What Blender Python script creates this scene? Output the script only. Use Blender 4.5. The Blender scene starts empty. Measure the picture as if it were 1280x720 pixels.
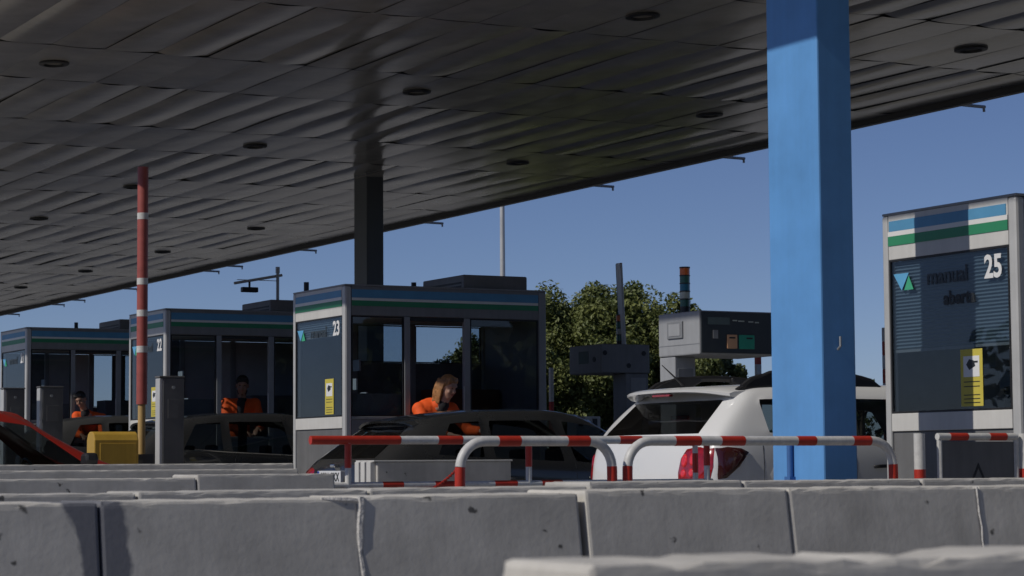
import bpy, bmesh, math, random
from mathutils import Vector, Matrix
from mathutils.bvhtree import BVHTree

R = math.radians
scene = bpy.context.scene
COL = scene.collection

# ------------------------------------------------------------------ camera
cam_d = bpy.data.cameras.new("camera")
cam = bpy.data.objects.new("camera", cam_d)
COL.objects.link(cam)
scene.camera = cam
EYE = 1.074
AZ, PITCH, ROLL = R(61.8), math.atan(222 / 2870.0), 0.0067
_fh = Vector((-math.sin(AZ), math.cos(AZ), 0)); _rh = Vector((math.cos(AZ), math.sin(AZ), 0)); _u = Vector((0, 0, 1))
_f = _fh * math.cos(PITCH) + _u * math.sin(PITCH)
_up = -_fh * math.sin(PITCH) + _u * math.cos(PITCH)
_r = _rh * math.cos(ROLL) - _up * math.sin(ROLL)
_v = _up * math.cos(ROLL) + _rh * math.sin(ROLL)
cam.matrix_world = Matrix(((_r.x, _v.x, -_f.x, 0), (_r.y, _v.y, -_f.y, 0), (_r.z, _v.z, -_f.z, EYE), (0, 0, 0, 1)))
cam_d.sensor_width = 36.0
cam_d.lens = 36.0 * 2870 / 1280
cam_d.clip_start = 0.05
cam_d.clip_end = 3000
cam_d.dof.use_dof = True
cam_d.dof.focus_distance = 21.0
cam_d.dof.aperture_fstop = 9.0

# ------------------------------------------------------------------ sky and sun
SUN_TRAVEL = Vector((-0.03, 1.0, -0.837))
SUN_ELEV = math.atan2(0.837, math.hypot(0.03, 1.0))
world = bpy.data.worlds.new("World"); scene.world = world
world.use_nodes = True
nt = world.node_tree; nt.nodes.clear()
sky = nt.nodes.new("ShaderNodeTexSky"); sky.sky_type = 'NISHITA'; sky.sun_disc = False
sky.sun_elevation = SUN_ELEV
sky.sun_rotation = R(180) - math.atan2(0.03, 1.0)
sky.altitude = 50; sky.air_density = 0.62; sky.dust_density = 0.25; sky.ozone_density = 4.5
bg = nt.nodes.new("ShaderNodeBackground"); bg.inputs[1].default_value = 0.078
wo = nt.nodes.new("ShaderNodeOutputWorld")
tint = nt.nodes.new("ShaderNodeMix"); tint.data_type = 'RGBA'; tint.blend_type = 'MULTIPLY'; tint.inputs["Factor"].default_value = 1.0
tint.inputs["B"].default_value = (0.98, 0.91, 1.0, 1)
nt.links.new(sky.outputs[0], tint.inputs["A"]); nt.links.new(tint.outputs["Result"], bg.inputs[0]); nt.links.new(bg.outputs[0], wo.inputs[0])
sun_d = bpy.data.lights.new("sun", 'SUN'); sun_d.energy = 3.0; sun_d.angle = R(0.53); sun_d.color = (1.0, 0.95, 0.87)
sun = bpy.data.objects.new("sun", sun_d); COL.objects.link(sun)
sun.rotation_euler = SUN_TRAVEL.to_track_quat('-Z', 'Y').to_euler()
sun.location = (0, -20, 30)

scene.view_settings.view_transform = 'Standard'
scene.view_settings.look = 'None'
scene.view_settings.exposure = -0.30
scene.view_settings.gamma = 1.0
scene.view_settings.use_curve_mapping = False
scene.render.engine = 'CYCLES'
scene.cycles.use_denoising = True
scene.cycles.max_bounces = 8
scene.cycles.transparent_max_bounces = 16
scene.cycles.caustics_reflective = False
scene.cycles.caustics_refractive = False

# ------------------------------------------------------------------ materials
def mat(name, col, rough=0.6, metal=0.0, var=0.12, scale=6.0, bump=0.0, bscale=40.0, spec=0.5, coat=0.0, streak=0.0, fine=0.0):
    m = bpy.data.materials.new(name); m.use_nodes = True
    n = m.node_tree.nodes; l = m.node_tree.links
    b = n["Principled BSDF"]
    b.inputs["Roughness"].default_value = rough; b.inputs["Metallic"].default_value = metal
    b.inputs["Specular IOR Level"].default_value = spec
    b.inputs["Coat Weight"].default_value = coat
    b.inputs["Coat Roughness"].default_value = 0.06
    tc = n.new("ShaderNodeTexCoord")
    nz = n.new("ShaderNodeTexNoise"); nz.inputs["Scale"].default_value = scale; nz.inputs["Detail"].default_value = 6; nz.inputs["Roughness"].default_value = 0.62
    oi = n.new("ShaderNodeObjectInfo"); of = n.new("ShaderNodeVectorMath"); of.operation = 'MULTIPLY_ADD'; of.inputs[1].default_value = (37, 53, 19)
    l.new(oi.outputs["Random"], of.inputs[0]); l.new(tc.outputs["Object"], of.inputs[2]); VEC = of.outputs[0]
    l.new(VEC, nz.inputs["Vector"])
    rp = n.new("ShaderNodeValToRGB")
    rp.color_ramp.elements[0].position = 0.28; rp.color_ramp.elements[1].position = 0.72
    lo = [max(0, c * (1 - var * 1.6)) for c in col]; hi = [min(1, c * (1 + var)) for c in col]
    rp.color_ramp.elements[0].color = (*lo, 1); rp.color_ramp.elements[1].color = (*hi, 1)
    l.new(nz.outputs["Fac"], rp.inputs["Fac"])
    out = rp.outputs["Color"]
    if streak:                      # rain streaks running down
        mp = n.new("ShaderNodeMapping"); mp.inputs["Scale"].default_value = (9, 9, 0.5)
        l.new(tc.outputs["Object"], mp.inputs["Vector"])
        n2 = n.new("ShaderNodeTexNoise"); n2.inputs["Scale"].default_value = 2.2; n2.inputs["Detail"].default_value = 5
        l.new(mp.outputs["Vector"], n2.inputs["Vector"])
        r2 = n.new("ShaderNodeValToRGB"); r2.color_ramp.elements[0].position = 0.35; r2.color_ramp.elements[1].position = 0.75
        r2.color_ramp.elements[0].color = (1 - streak, 1 - streak, 1 - streak, 1); r2.color_ramp.elements[1].color = (1, 1, 1, 1)
        l.new(n2.outputs["Fac"], r2.inputs["Fac"])
        mx = n.new("ShaderNodeMix"); mx.data_type = 'RGBA'; mx.blend_type = 'MULTIPLY'; mx.inputs["Factor"].default_value = 1
        l.new(out, mx.inputs["A"]); l.new(r2.outputs["Color"], mx.inputs["B"]); out = mx.outputs["Result"]
    l.new(out, b.inputs["Base Color"])
    mr = n.new("ShaderNodeMapRange"); mr.inputs["To Min"].default_value = max(0.02, rough - 0.08); mr.inputs["To Max"].default_value = min(1, rough + 0.1)
    l.new(nz.outputs["Fac"], mr.inputs["Value"]); l.new(mr.outputs["Result"], b.inputs["Roughness"])
    if bump:
        nb = n.new("ShaderNodeTexNoise"); nb.inputs["Scale"].default_value = bscale; nb.inputs["Detail"].default_value = 4
        l.new(tc.outputs["Object"], nb.inputs["Vector"])
        bp = n.new("ShaderNodeBump"); bp.inputs["Strength"].default_value = bump; bp.inputs["Distance"].default_value = 0.02
        l.new(nb.outputs["Fac"], bp.inputs["Height"]); l.new(bp.outputs["Normal"], b.inputs["Normal"])
    return m

def concrete_mat(name, col, shadow=None):
    m = mat(name, col, 0.92, var=0.15, scale=3.2, bump=0.05, bscale=45, streak=0.10)
    n = m.node_tree.nodes; l = m.node_tree.links; b = n["Principled BSDF"]
    src = b.inputs["Base Color"].links[0].from_socket
    tc = n.new("ShaderNodeTexCoord")
    vo = n.new("ShaderNodeTexVoronoi"); vo.inputs["Scale"].default_value = 10.5; vo.inputs["Randomness"].default_value = 1
    nz = n.new("ShaderNodeTexNoise"); nz.inputs["Scale"].default_value = 25
    l.new(tc.outputs["Object"], nz.inputs["Vector"])
    ad = n.new("ShaderNodeVectorMath"); ad.operation = 'MULTIPLY_ADD'; ad.inputs[1].default_value = (0.05,) * 3
    oi = n.new("ShaderNodeObjectInfo"); of = n.new("ShaderNodeVectorMath"); of.operation = 'MULTIPLY_ADD'; of.inputs[1].default_value = (11, 23, 7)
    l.new(oi.outputs["Random"], of.inputs[0]); l.new(tc.outputs["Object"], of.inputs[2])
    l.new(nz.outputs["Color"], ad.inputs[0]); l.new(of.outputs[0], ad.inputs[2]); l.new(ad.outputs[0], vo.inputs["Vector"])
    # only some cells carry a pit
    gt = n.new("ShaderNodeSeparateColor"); l.new(vo.outputs["Color"], gt.inputs[0])
    cmp_ = n.new("ShaderNodeMath"); cmp_.operation = 'GREATER_THAN'; cmp_.inputs[1].default_value = 0.3; l.new(gt.outputs[0], cmp_.inputs[0])
    rp = n.new("ShaderNodeMapRange"); rp.inputs["From Min"].default_value = 0.08; rp.inputs["From Max"].default_value = 0.16
    rp.inputs["To Min"].default_value = 1; rp.inputs["To Max"].default_value = 0; l.new(vo.outputs["Distance"], rp.inputs["Value"])
    ml = n.new("ShaderNodeMath"); ml.operation = 'MULTIPLY'; l.new(rp.outputs[0], ml.inputs[0]); l.new(cmp_.outputs[0], ml.inputs[1])
    m2 = n.new("ShaderNodeMath"); m2.operation = 'MULTIPLY'; m2.inputs[1].default_value = 0.85; l.new(ml.outputs[0], m2.inputs[0])
    mx = n.new("ShaderNodeMix"); mx.data_type = 'RGBA'; mx.inputs["B"].default_value = (0.035, 0.035, 0.035, 1)
    l.new(m2.outputs[0], mx.inputs["Factor"]); l.new(src, mx.inputs["A"])
    out = mx.outputs["Result"]
    if shadow:      # cast shadow painted into the block face colour: band in y (object space), ragged by noise
        y0, y1, lean = shadow
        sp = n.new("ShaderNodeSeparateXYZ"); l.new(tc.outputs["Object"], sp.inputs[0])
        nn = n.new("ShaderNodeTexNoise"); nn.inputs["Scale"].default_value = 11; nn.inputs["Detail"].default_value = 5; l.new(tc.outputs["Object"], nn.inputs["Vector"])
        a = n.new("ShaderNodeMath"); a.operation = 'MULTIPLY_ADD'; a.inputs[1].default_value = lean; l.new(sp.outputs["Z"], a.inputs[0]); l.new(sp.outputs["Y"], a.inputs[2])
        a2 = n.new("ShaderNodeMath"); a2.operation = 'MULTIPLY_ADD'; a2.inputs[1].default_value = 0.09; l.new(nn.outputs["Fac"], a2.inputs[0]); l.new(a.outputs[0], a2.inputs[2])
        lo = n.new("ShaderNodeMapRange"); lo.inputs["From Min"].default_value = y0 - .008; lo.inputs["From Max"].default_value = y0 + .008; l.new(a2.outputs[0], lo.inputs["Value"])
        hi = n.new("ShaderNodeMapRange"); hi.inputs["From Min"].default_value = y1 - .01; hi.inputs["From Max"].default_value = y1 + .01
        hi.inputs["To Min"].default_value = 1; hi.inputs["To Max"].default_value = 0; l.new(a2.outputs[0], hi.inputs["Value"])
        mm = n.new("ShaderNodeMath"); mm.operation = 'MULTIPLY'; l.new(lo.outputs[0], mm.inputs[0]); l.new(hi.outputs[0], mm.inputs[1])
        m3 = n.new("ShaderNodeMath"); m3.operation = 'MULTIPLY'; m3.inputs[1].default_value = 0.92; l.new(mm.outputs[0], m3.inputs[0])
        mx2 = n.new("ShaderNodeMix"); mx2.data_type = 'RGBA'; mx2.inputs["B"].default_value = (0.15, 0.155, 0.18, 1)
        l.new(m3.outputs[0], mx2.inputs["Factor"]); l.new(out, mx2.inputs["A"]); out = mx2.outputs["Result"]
    l.new(out, b.inputs["Base Color"])
    return m

def glass_mat(name, tint, refl=1.0, rough=0.01):
    m = bpy.data.materials.new(name); m.use_nodes = True
    n = m.node_tree.nodes; l = m.node_tree.links; n.clear()
    o = n.new("ShaderNodeOutputMaterial"); t = n.new("ShaderNodeBsdfTransparent"); t.inputs[0].default_value = (*tint, 1)
    g = n.new("ShaderNodeBsdfGlossy"); g.inputs["Roughness"].default_value = rough
    fr = n.new("ShaderNodeFresnel"); fr.inputs[0].default_value = 1.5
    # flat from either side: feed the front-facing IOR both ways
    geo = n.new("ShaderNodeNewGeometry")
    iv = n.new("ShaderNodeMix"); iv.data_type = 'FLOAT'; iv.inputs["A"].default_value = 1.5; iv.inputs["B"].default_value = 1 / 1.5
    l.new(geo.outputs["Backfacing"], iv.inputs["Factor"]); l.new(iv.outputs["Result"], fr.inputs[0])
    mu = n.new("ShaderNodeMath"); mu.operation = 'MULTIPLY'; mu.inputs[1].default_value = refl; l.new(fr.outputs[0], mu.inputs[0])
    nz = n.new("ShaderNodeTexNoise"); nz.inputs["Scale"].default_value = 3
    bp = n.new("ShaderNodeBump"); bp.inputs["Strength"].default_value = 0.02; l.new(nz.outputs["Fac"], bp.inputs["Height"]); l.new(bp.outputs[0], g.inputs["Normal"])
    mx = n.new("ShaderNodeMixShader"); l.new(mu.outputs[0], mx.inputs[0]); l.new(t.outputs[0], mx.inputs[1]); l.new(g.outputs[0], mx.inputs[2])
    l.new(mx.outputs[0], o.inputs[0])
    return m

M = {}
M['asphalt'] = mat('plaza_concrete', (0.27, 0.262, 0.245), 0.92, var=0.22, scale=1.3, bump=0.4, bscale=120)
M['marking'] = mat('road_paint', (0.62, 0.62, 0.6), 0.8, var=0.2, scale=8)
M['island'] = mat('island_concrete', (0.27, 0.265, 0.255), 0.9, var=0.16, scale=2, bump=0.3, bscale=60)
M['concrete'] = concrete_mat('weathered_concrete', (0.65, 0.62, 0.56))
M['concrete2'] = concrete_mat('old_concrete', (0.55, 0.53, 0.49))
M['concrete_stain_a'] = concrete_mat('stained_concrete_end', (0.65, 0.62, 0.56), shadow=(0.69, 9.0, 0.32))
M['concrete_stain'] = concrete_mat('stained_concrete', (0.65, 0.62, 0.56), shadow=(-9.0, -0.255, 0.05))
M['mortar'] = mat('pale_mortar', (0.62, 0.6, 0.57), 0.95, var=0.15, scale=20, bump=0.5, bscale=60)
M['alu'] = mat('grey_aluminium', (0.56, 0.56, 0.55), 0.42, metal=0.15, var=0.06, scale=4, streak=0.06)
M['alu_dark'] = mat('aged_aluminium', (0.30, 0.31, 0.32), 0.45, metal=0.1, var=0.08, scale=4, streak=0.08)
M['white_panel'] = mat('off_white_panel', (0.66, 0.65, 0.62), 0.5, var=0.05, scale=3, streak=0.08)
M['base_panel'] = mat('grey_base_panel', (0.17, 0.17, 0.172), 0.55, var=0.12, scale=3, streak=0.15)
M['side_panel'] = mat('grey_side_panel', (0.24, 0.245, 0.25), 0.5, var=0.08, scale=3, streak=0.1)
M['blue_stripe'] = mat('blue_stripe', (0.10, 0.31, 0.52), 0.45, var=0.07, scale=5)
M['blue_side'] = mat('blue_stripe_side', (0.06, 0.16, 0.40), 0.45, var=0.07, scale=5)
M['white_stripe'] = mat('white_stripe', (0.78, 0.78, 0.76), 0.45, var=0.04, scale=5)
M['green_stripe'] = mat('green_stripe', (0.035, 0.26, 0.125), 0.45, var=0.07, scale=5)
M['gasket'] = mat('black_gasket', (0.015, 0.015, 0.016), 0.5, var=0.2)
M['interior'] = mat('booth_interior', (0.52, 0.54, 0.55), 0.7, var=0.1, scale=3)
M['interior_dark'] = mat('booth_interior_dark', (0.13, 0.14, 0.15), 0.6, var=0.2)
M['brown'] = mat('brown_cabinet', (0.14, 0.04, 0.02), 0.6, var=0.2)
M['blind'] = mat('blue_grey_blind', (0.20, 0.25, 0.30), 0.5, var=0.06, scale=3)
M['roofing'] = mat('roof_metal', (0.22, 0.21, 0.20), 0.6, var=0.15, scale=3, streak=0.1)
M['black'] = mat('black_plastic', (0.018, 0.018, 0.02), 0.45, var=0.2)
M['screen'] = mat('screen_grey', (0.09, 0.12, 0.115), 0.2, var=0.1)
M['glass'] = glass_mat('booth_glass', (0.74, 0.79, 0.82), 0.9)
M['glass_dark'] = glass_mat('tinted_booth_glass', (0.74, 0.78, 0.81), 1.0)
M['car_glass'] = glass_mat('car_glass', (0.42, 0.46, 0.47), 0.8)
M['privacy_glass'] = glass_mat('dark_car_glass', (0.14, 0.155, 0.16), 1.0)
M['text_white'] = mat('white_lettering', (0.8, 0.8, 0.8), 0.5, var=0.03)
M['text_dark'] = mat('dark_lettering', (0.018, 0.022, 0.026), 0.5, var=0.03)
M['text_faint'] = mat('faint_lettering', (0.04, 0.055, 0.07), 0.5, var=0.05)
M['logo_blue'] = mat('logo_blue', (0.13, 0.42, 0.70), 0.5, var=0.03)
M['logo_green'] = mat('logo_green', (0.06, 0.42, 0.23), 0.5, var=0.03)
M['yellow_sticker'] = mat('yellow_sticker', (0.62, 0.52, 0.08), 0.6, var=0.05)
M['blue_paint'] = mat('blue_column_paint', (0.13, 0.35, 0.71), 0.42, var=0.09, scale=2.2, streak=0.06, bump=0.02, bscale=8)
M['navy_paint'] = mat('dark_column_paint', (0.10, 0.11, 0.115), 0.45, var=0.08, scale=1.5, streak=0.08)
M['rail_white'] = mat('rail_white_paint', (0.72, 0.71, 0.68), 0.45, var=0.10, scale=30, streak=0.14)
M['rail_red'] = mat('rail_red_paint', (0.50, 0.035, 0.018), 0.42, var=0.12, scale=14)
M['arm_red'] = mat('arm_faded_red', (0.36, 0.085, 0.07), 0.5, var=0.1, scale=10)
M['yellow'] = mat('yellow_housing', (0.52, 0.32, 0.045), 0.45, var=0.08, scale=5, streak=0.1)
M['yellow_pole'] = mat('ochre_pole', (0.5, 0.33, 0.12), 0.5, var=0.08, scale=5)
M['kiosk'] = mat('kiosk_grey', (0.125, 0.125, 0.125), 0.5, var=0.1, scale=4, streak=0.1)
M['machine'] = mat('machine_grey', (0.36, 0.37, 0.385), 0.5, var=0.07, scale=4, streak=0.1)
M['machine_panel'] = mat('machine_panel', (0.03, 0.035, 0.038), 0.3, var=0.15, scale=4)
M['machine_dark'] = mat('machine_dark_grey', (0.24, 0.25, 0.265), 0.55, var=0.1, scale=4, streak=0.1)
M['teal'] = mat('teal_slot', (0.02, 0.30, 0.20), 0.4, var=0.1)
M['peach'] = mat('peach_slot', (0.65, 0.36, 0.2), 0.4, var=0.1)
M['lamp_orange'] = mat('orange_lens', (0.65, 0.14, 0.02), 0.25, var=0.05)
M['lamp_blue'] = mat('blue_lens', (0.02, 0.16, 0.26), 0.25, var=0.05)
M['lamp_green'] = mat('green_lens', (0.03, 0.12, 0.09), 0.25, var=0.05)
M['lamp_clear'] = mat('clear_lens', (0.45, 0.48, 0.42), 0.25, var=0.05)
M['galv'] = mat('galvanised', (0.38, 0.39, 0.39), 0.45, metal=0.4, var=0.1, scale=12)
M['slab'] = mat('canopy_roofing', (0.12, 0.12, 0.12), 0.8, var=0.15)
M['fascia'] = mat('canopy_fascia', (0.10, 0.098, 0.095), 0.6, var=0.12, scale=1.5)
M['soffit'] = mat('soffit_sheet', (0.40, 0.375, 0.33), 0.17, metal=0.0, var=0.16, scale=0.8, bump=0.12, bscale=1.6, spec=0.8)
M['joint'] = mat('soffit_joint', (0.025, 0.025, 0.025), 0.8, var=0.1)
M['downlight'] = mat('downlight_dark', (0.03, 0.03, 0.03), 0.5, var=0.1)
M['lens'] = mat('downlight_lens', (0.3, 0.3, 0.28), 0.2, var=0.1)
M['car_white'] = mat('white_car_paint', (0.78, 0.78, 0.77), 0.3, var=0.015, scale=2, coat=0.6)
M['car_black'] = mat('black_car_paint', (0.022, 0.023, 0.024), 0.25, var=0.1, scale=2, coat=0.8)
M['car_grey'] = mat('dark_grey_car_paint', (0.065, 0.066, 0.066), 0.32, metal=0.3, var=0.08, scale=2, coat=0.6)
M['car_red'] = mat('red_car_paint', (0.40, 0.02, 0.012), 0.28, var=0.05, scale=2, coat=0.8)
M['tyre'] = mat('tyre_rubber', (0.02, 0.02, 0.02), 0.85, var=0.2)
M['rim'] = mat('alloy_rim', (0.45, 0.45, 0.46), 0.3, metal=0.7, var=0.1)
M['tail_red'] = mat('tail_lens_red', (0.33, 0.006, 0.01), 0.1, var=0.3, scale=30, coat=1.0)
M['tail_bright'] = mat('tail_reflector_red', (0.85, 0.03, 0.035), 0.12, var=0.2, scale=60, coat=1.0)
M['tail_dark'] = mat('tail_smoked', (0.05, 0.008, 0.008), 0.12, var=0.2, coat=1.0)
M['tail_clear'] = mat('tail_clear', (0.5, 0.4, 0.38), 0.15, var=0.3, scale=60, coat=1.0)
M['chrome'] = mat('chrome', (0.75, 0.75, 0.75), 0.12, metal=1.0, var=0.03)
M['plate'] = mat('plate_white', (0.72, 0.73, 0.74), 0.5, var=0.05)
M['plate_blue'] = mat('plate_blue', (0.02, 0.06, 0.35), 0.5, var=0.05)
M['seat'] = mat('car_seat', (0.03, 0.03, 0.033), 0.8, var=0.2)
M['skin'] = mat('skin', (0.50, 0.29, 0.21), 0.55, var=0.08, scale=20)
M['skin_tan'] = mat('skin_tan', (0.33, 0.18, 0.12), 0.55, var=0.08, scale=20)
M['hair_fair'] = mat('fair_hair', (0.42, 0.20, 0.075), 0.5, var=0.35, scale=30, bump=0.3, bscale=90)
M['hair_dark'] = mat('dark_hair', (0.012, 0.01, 0.009), 0.6, var=0.3, scale=30, bump=0.3, bscale=90)
M['orange'] = mat('hi_vis_orange', (0.95, 0.115, 0.012), 0.75, var=0.08, scale=14, bump=0.15, bscale=18)
M['dark_cloth'] = mat('dark_cloth', (0.018, 0.018, 0.022), 0.9, var=0.2, scale=20)
M['lips'] = mat('lips', (0.42, 0.12, 0.1), 0.5, var=0.05)
M['eye'] = mat('eye_dark', (0.02, 0.015, 0.012), 0.2, var=0.05)
M['bark'] = mat('bark', (0.09, 0.07, 0.05), 0.95, var=0.3, scale=8, bump=0.6, bscale=20)
M['earth'] = mat('verge_earth', (0.27, 0.245, 0.175), 0.95, var=0.3, scale=1.2, bump=0.4, bscale=25)

def leaf_mat(name, a, b):
    m = bpy.data.materials.new(name); m.use_nodes = True
    n = m.node_tree.nodes; l = m.node_tree.links; p = n["Principled BSDF"]
    p.inputs["Roughness"].default_value = 0.55
    tc = n.new("ShaderNodeTexCoord"); nz = n.new("ShaderNodeTexNoise"); nz.inputs["Scale"].default_value = 2.2; nz.inputs["Detail"].default_value = 5
    l.new(tc.outputs["Object"], nz.inputs["Vector"])
    rp = n.new("ShaderNodeValToRGB"); rp.color_ramp.elements[0].position = .32; rp.color_ramp.elements[1].position = .68
    rp.color_ramp.elements[0].color = (*a, 1); rp.color_ramp.elements[1].color = (*b, 1)
    l.new(nz.outputs["Fac"], rp.inputs["Fac"]); l.new(rp.outputs[0], p.inputs["Base Color"])
    tr = n.new("ShaderNodeBsdfTranslucent"); l.new(rp.outputs[0], tr.inputs[0])
    mx = n.new("ShaderNodeMixShader"); mx.inputs[0].default_value = 0.22
    l.new(p.outputs[0], mx.inputs[1]); l.new(tr.outputs[0], mx.inputs[2]); l.new(mx.outputs[0], n["Material Output"].inputs[0])
    return m
M['leaf_a'] = leaf_mat('leaf_olive', (0.085, 0.115, 0.03), (0.24, 0.265, 0.08))
M['leaf_b'] = leaf_mat('leaf_dark', (0.045, 0.065, 0.02), (0.13, 0.155, 0.05))

# ------------------------------------------------------------------ helpers
def tag(o, label=None, cat=None, group=None, kind=None):
    if label: o['label'] = label
    if cat: o['category'] = cat
    if group: o['group'] = group
    if kind: o['kind'] = kind
    return o

def thing(name, loc, label, cat, group=None, rz=0.0):
    o = bpy.data.objects.new(name, None); COL.objects.link(o)
    o.empty_display_size = 0.2
    o.location = loc; o.rotation_euler = (0, 0, rz)
    return tag(o, label, cat, group)

class MB:
    def __init__(s): s.v = []; s.f = []
    def add(s, v, f):
        k = len(s.v); s.v += [tuple(p) for p in v]; s.f += [tuple(i + k for i in q) for q in f]; return s
    def box(s, x0, x1, y0, y1, z0, z1):
        return s.add([(x0, y0, z0), (x1, y0, z0), (x1, y1, z0), (x0, y1, z0), (x0, y0, z1), (x1, y0, z1), (x1, y1, z1), (x0, y1, z1)],
                     [(0, 3, 2, 1), (4, 5, 6, 7), (0, 1, 5, 4), (1, 2, 6, 5), (2, 3, 7, 6), (3, 0, 4, 7)])
    def prism(s, pts, axis, a, b):
        """pts: 2-D outline (ccw); extruded along axis between a and b"""
        n = len(pts)
        def P(p, t):
            return {'x': (t, p[0], p[1]), 'y': (p[0], t, p[1]), 'z': (p[0], p[1], t)}[axis]
        v = [P(p, a) for p in pts] + [P(p, b) for p in pts]
        f = [tuple(range(n))[::-1], tuple(range(n, 2 * n))] + [(i, (i + 1) % n, n + (i + 1) % n, n + i) for i in range(n)]
        return s.add(v, f)
    def tube(s, path, r, n=12, cap=True):
        path = [Vector(p) for p in path]; rr = r if isinstance(r, (list, tuple)) else [r] * len(path)
        base = len(s.v); up = None
        for i, p in enumerate(path):
            t = (path[min(i + 1, len(path) - 1)] - path[max(i - 1, 0)]).normalized()
            if up is None:
                up = Vector((0, 0, 1)) if abs(t.z) < .9 else Vector((1, 0, 0))
            sd = t.cross(up).normalized(); up = sd.cross(t).normalized()
            for k in range(n):
                a = 2 * math.pi * k / n
                s.v.append(tuple(p + (sd * math.cos(a) + up * math.sin(a)) * rr[i]))
        for i in range(len(path) - 1):
            for k in range(n):
                a = base + i * n + k; b = base + i * n + (k + 1) % n
                s.f.append((a, b, b + n, a + n))
        if cap:
            s.f.append(tuple(range(base, base + n))[::-1]); e = base + (len(path) - 1) * n; s.f.append(tuple(range(e, e + n)))
        return s
    def ell(s, c, r, nu=12, nv=8, rot=None):
        base = len(s.v); c = Vector(c)
        for j in range(nv + 1):
            th = math.pi * j / nv
            for i in range(nu):
                ph = 2 * math.pi * i / nu
                p = Vector((r[0] * math.sin(th) * math.cos(ph), r[1] * math.sin(th) * math.sin(ph), r[2] * math.cos(th)))
                if rot: p = rot @ p
                s.v.append(tuple(c + p))
        for j in range(nv):
            for i in range(nu):
                a = base + j * nu + i; b = base + j * nu + (i + 1) % nu
                s.f.append((a, a + nu, b + nu, b))
        return s
    def build(s, name, m, parent=None, bevel=0.0, smooth=False, seg=2, loc=None):
        me = bpy.data.meshes.new(name); me.from_pydata(s.v, [], s.f)
        bm = bmesh.new(); bm.from_mesh(me)
        bmesh.ops.remove_doubles(bm, verts=bm.verts, dist=1e-5)
        bmesh.ops.recalc_face_normals(bm, faces=bm.faces)
        if bevel:
            ed = [e for e in bm.edges if len(e.link_faces) == 2 and e.calc_face_angle(0) > .5]
            bmesh.ops.bevel(bm, geom=ed, offset=bevel, segments=seg, profile=.5, affect='EDGES', clamp_overlap=True)
        bm.to_mesh(me); bm.free()
        if smooth:
            for p in me.polygons: p.use_smooth = True
            me.set_sharp_from_angle(angle=R(42))
        return link(name, me, m, parent, loc)

def link(name, me, m, parent=None, loc=None):
    if m is not None:
        me.materials.clear(); me.materials.append(M[m] if isinstance(m, str) else m)
    o = bpy.data.objects.new(name, me); COL.objects.link(o)
    if parent: o.parent = parent
    if loc: o.location = loc
    return o

def box(name, m, parent, x0, x1, y0, y1, z0, z1, bevel=0.004):
    return MB().box(x0, x1, y0, y1, z0, z1).build(name, m, parent, bevel=bevel)

def copy_tree(o, parent=None):
    c = o.copy(); COL.objects.link(c); c.parent = parent
    for ch in list(o.children): copy_tree(ch, c)
    return c

def lettering(name, body, m, parent, size, loc, rot, depth=0.0015, bold=0.0, sx=1.0, align='CENTER'):
    cu = bpy.data.curves.new(name, 'FONT'); cu.body = body; cu.size = size; cu.extrude = depth; cu.align_x = align; cu.offset = bold
    cu.resolution_u = 3
    t = bpy.data.objects.new(name + '_tmp', cu); COL.objects.link(t)
    dg = bpy.context.evaluated_depsgraph_get(); me = bpy.data.meshes.new_from_object(t.evaluated_get(dg))
    bpy.data.objects.remove(t)
    me.transform(Matrix.Diagonal((sx, 1, 1, 1)))
    o = link(name, me, m, parent, loc); o.rotation_euler = rot
    return o

def ground(x):
    """the plaza falls gently to the right, towards the camera side"""
    x = max(-46.0, min(4.0, x))
    return 0.0175 * (-11.2 - x)

# ------------------------------------------------------------------ ground
def build_ground():
    xs = [-900, -300, -120, -46, -40, -34, -28, -22, -16, -10, -4, 4, 40, 200, 700]
    ys = [-700, -200, -60, -20, 0, 10, 20, 30, 60, 200, 900]
    v = [(x, y, ground(x)) for y in ys for x in xs]; n = len(xs)
    f = [(j * n + i, j * n + i + 1, (j + 1) * n + i + 1, (j + 1) * n + i) for j in range(len(ys) - 1) for i in range(n - 1)]
    me = bpy.data.meshes.new('ground'); me.from_pydata(v, [], f)
    tag(link('ground', me, 'asphalt'), kind='structure')
build_ground()

# lane edge lines
for xc in (-13.15, -15.85, -18.35, -21.15, -23.55, -26.45, -29.0, -32.2, -9.9, -7.3):
    b = MB(); z = ground(xc) + 0.006
    b.add([(xc - .06, -12, z + .001), (xc + .06, -12, z - .001), (xc + .06, 24, z - .001), (xc - .06, 24, z + .001)], [(0, 1, 2, 3)])
    tag(b.build('lane_marking', 'marking'), kind='structure')

# islands: rounded nose towards the traffic, kerb 0.15 m
ISL = {25: -11.91, 24: -17.0, 23: -22.3, 22: -27.76, 21: -33.6}
for k, xc in ISL.items():
    y0, y1, hw = 4.2, 19.5, 1.02
    pts = [(hw, y1), (-hw, y1)] + [(-hw * math.cos(a), y0 - hw * 1.3 * math.sin(a)) for a in [math.pi * i / 12 for i in range(13)]]
    b = MB().prism([(p[0], p[1]) for p in pts], 'z', -0.12, 0.15)
    o = b.build('traffic_island', 'island', None, bevel=0.02, loc=(xc, 0, ground(xc)))
    o.rotation_euler = (0, 0.0175, 0)
    tag(o, kind='structure')

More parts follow.
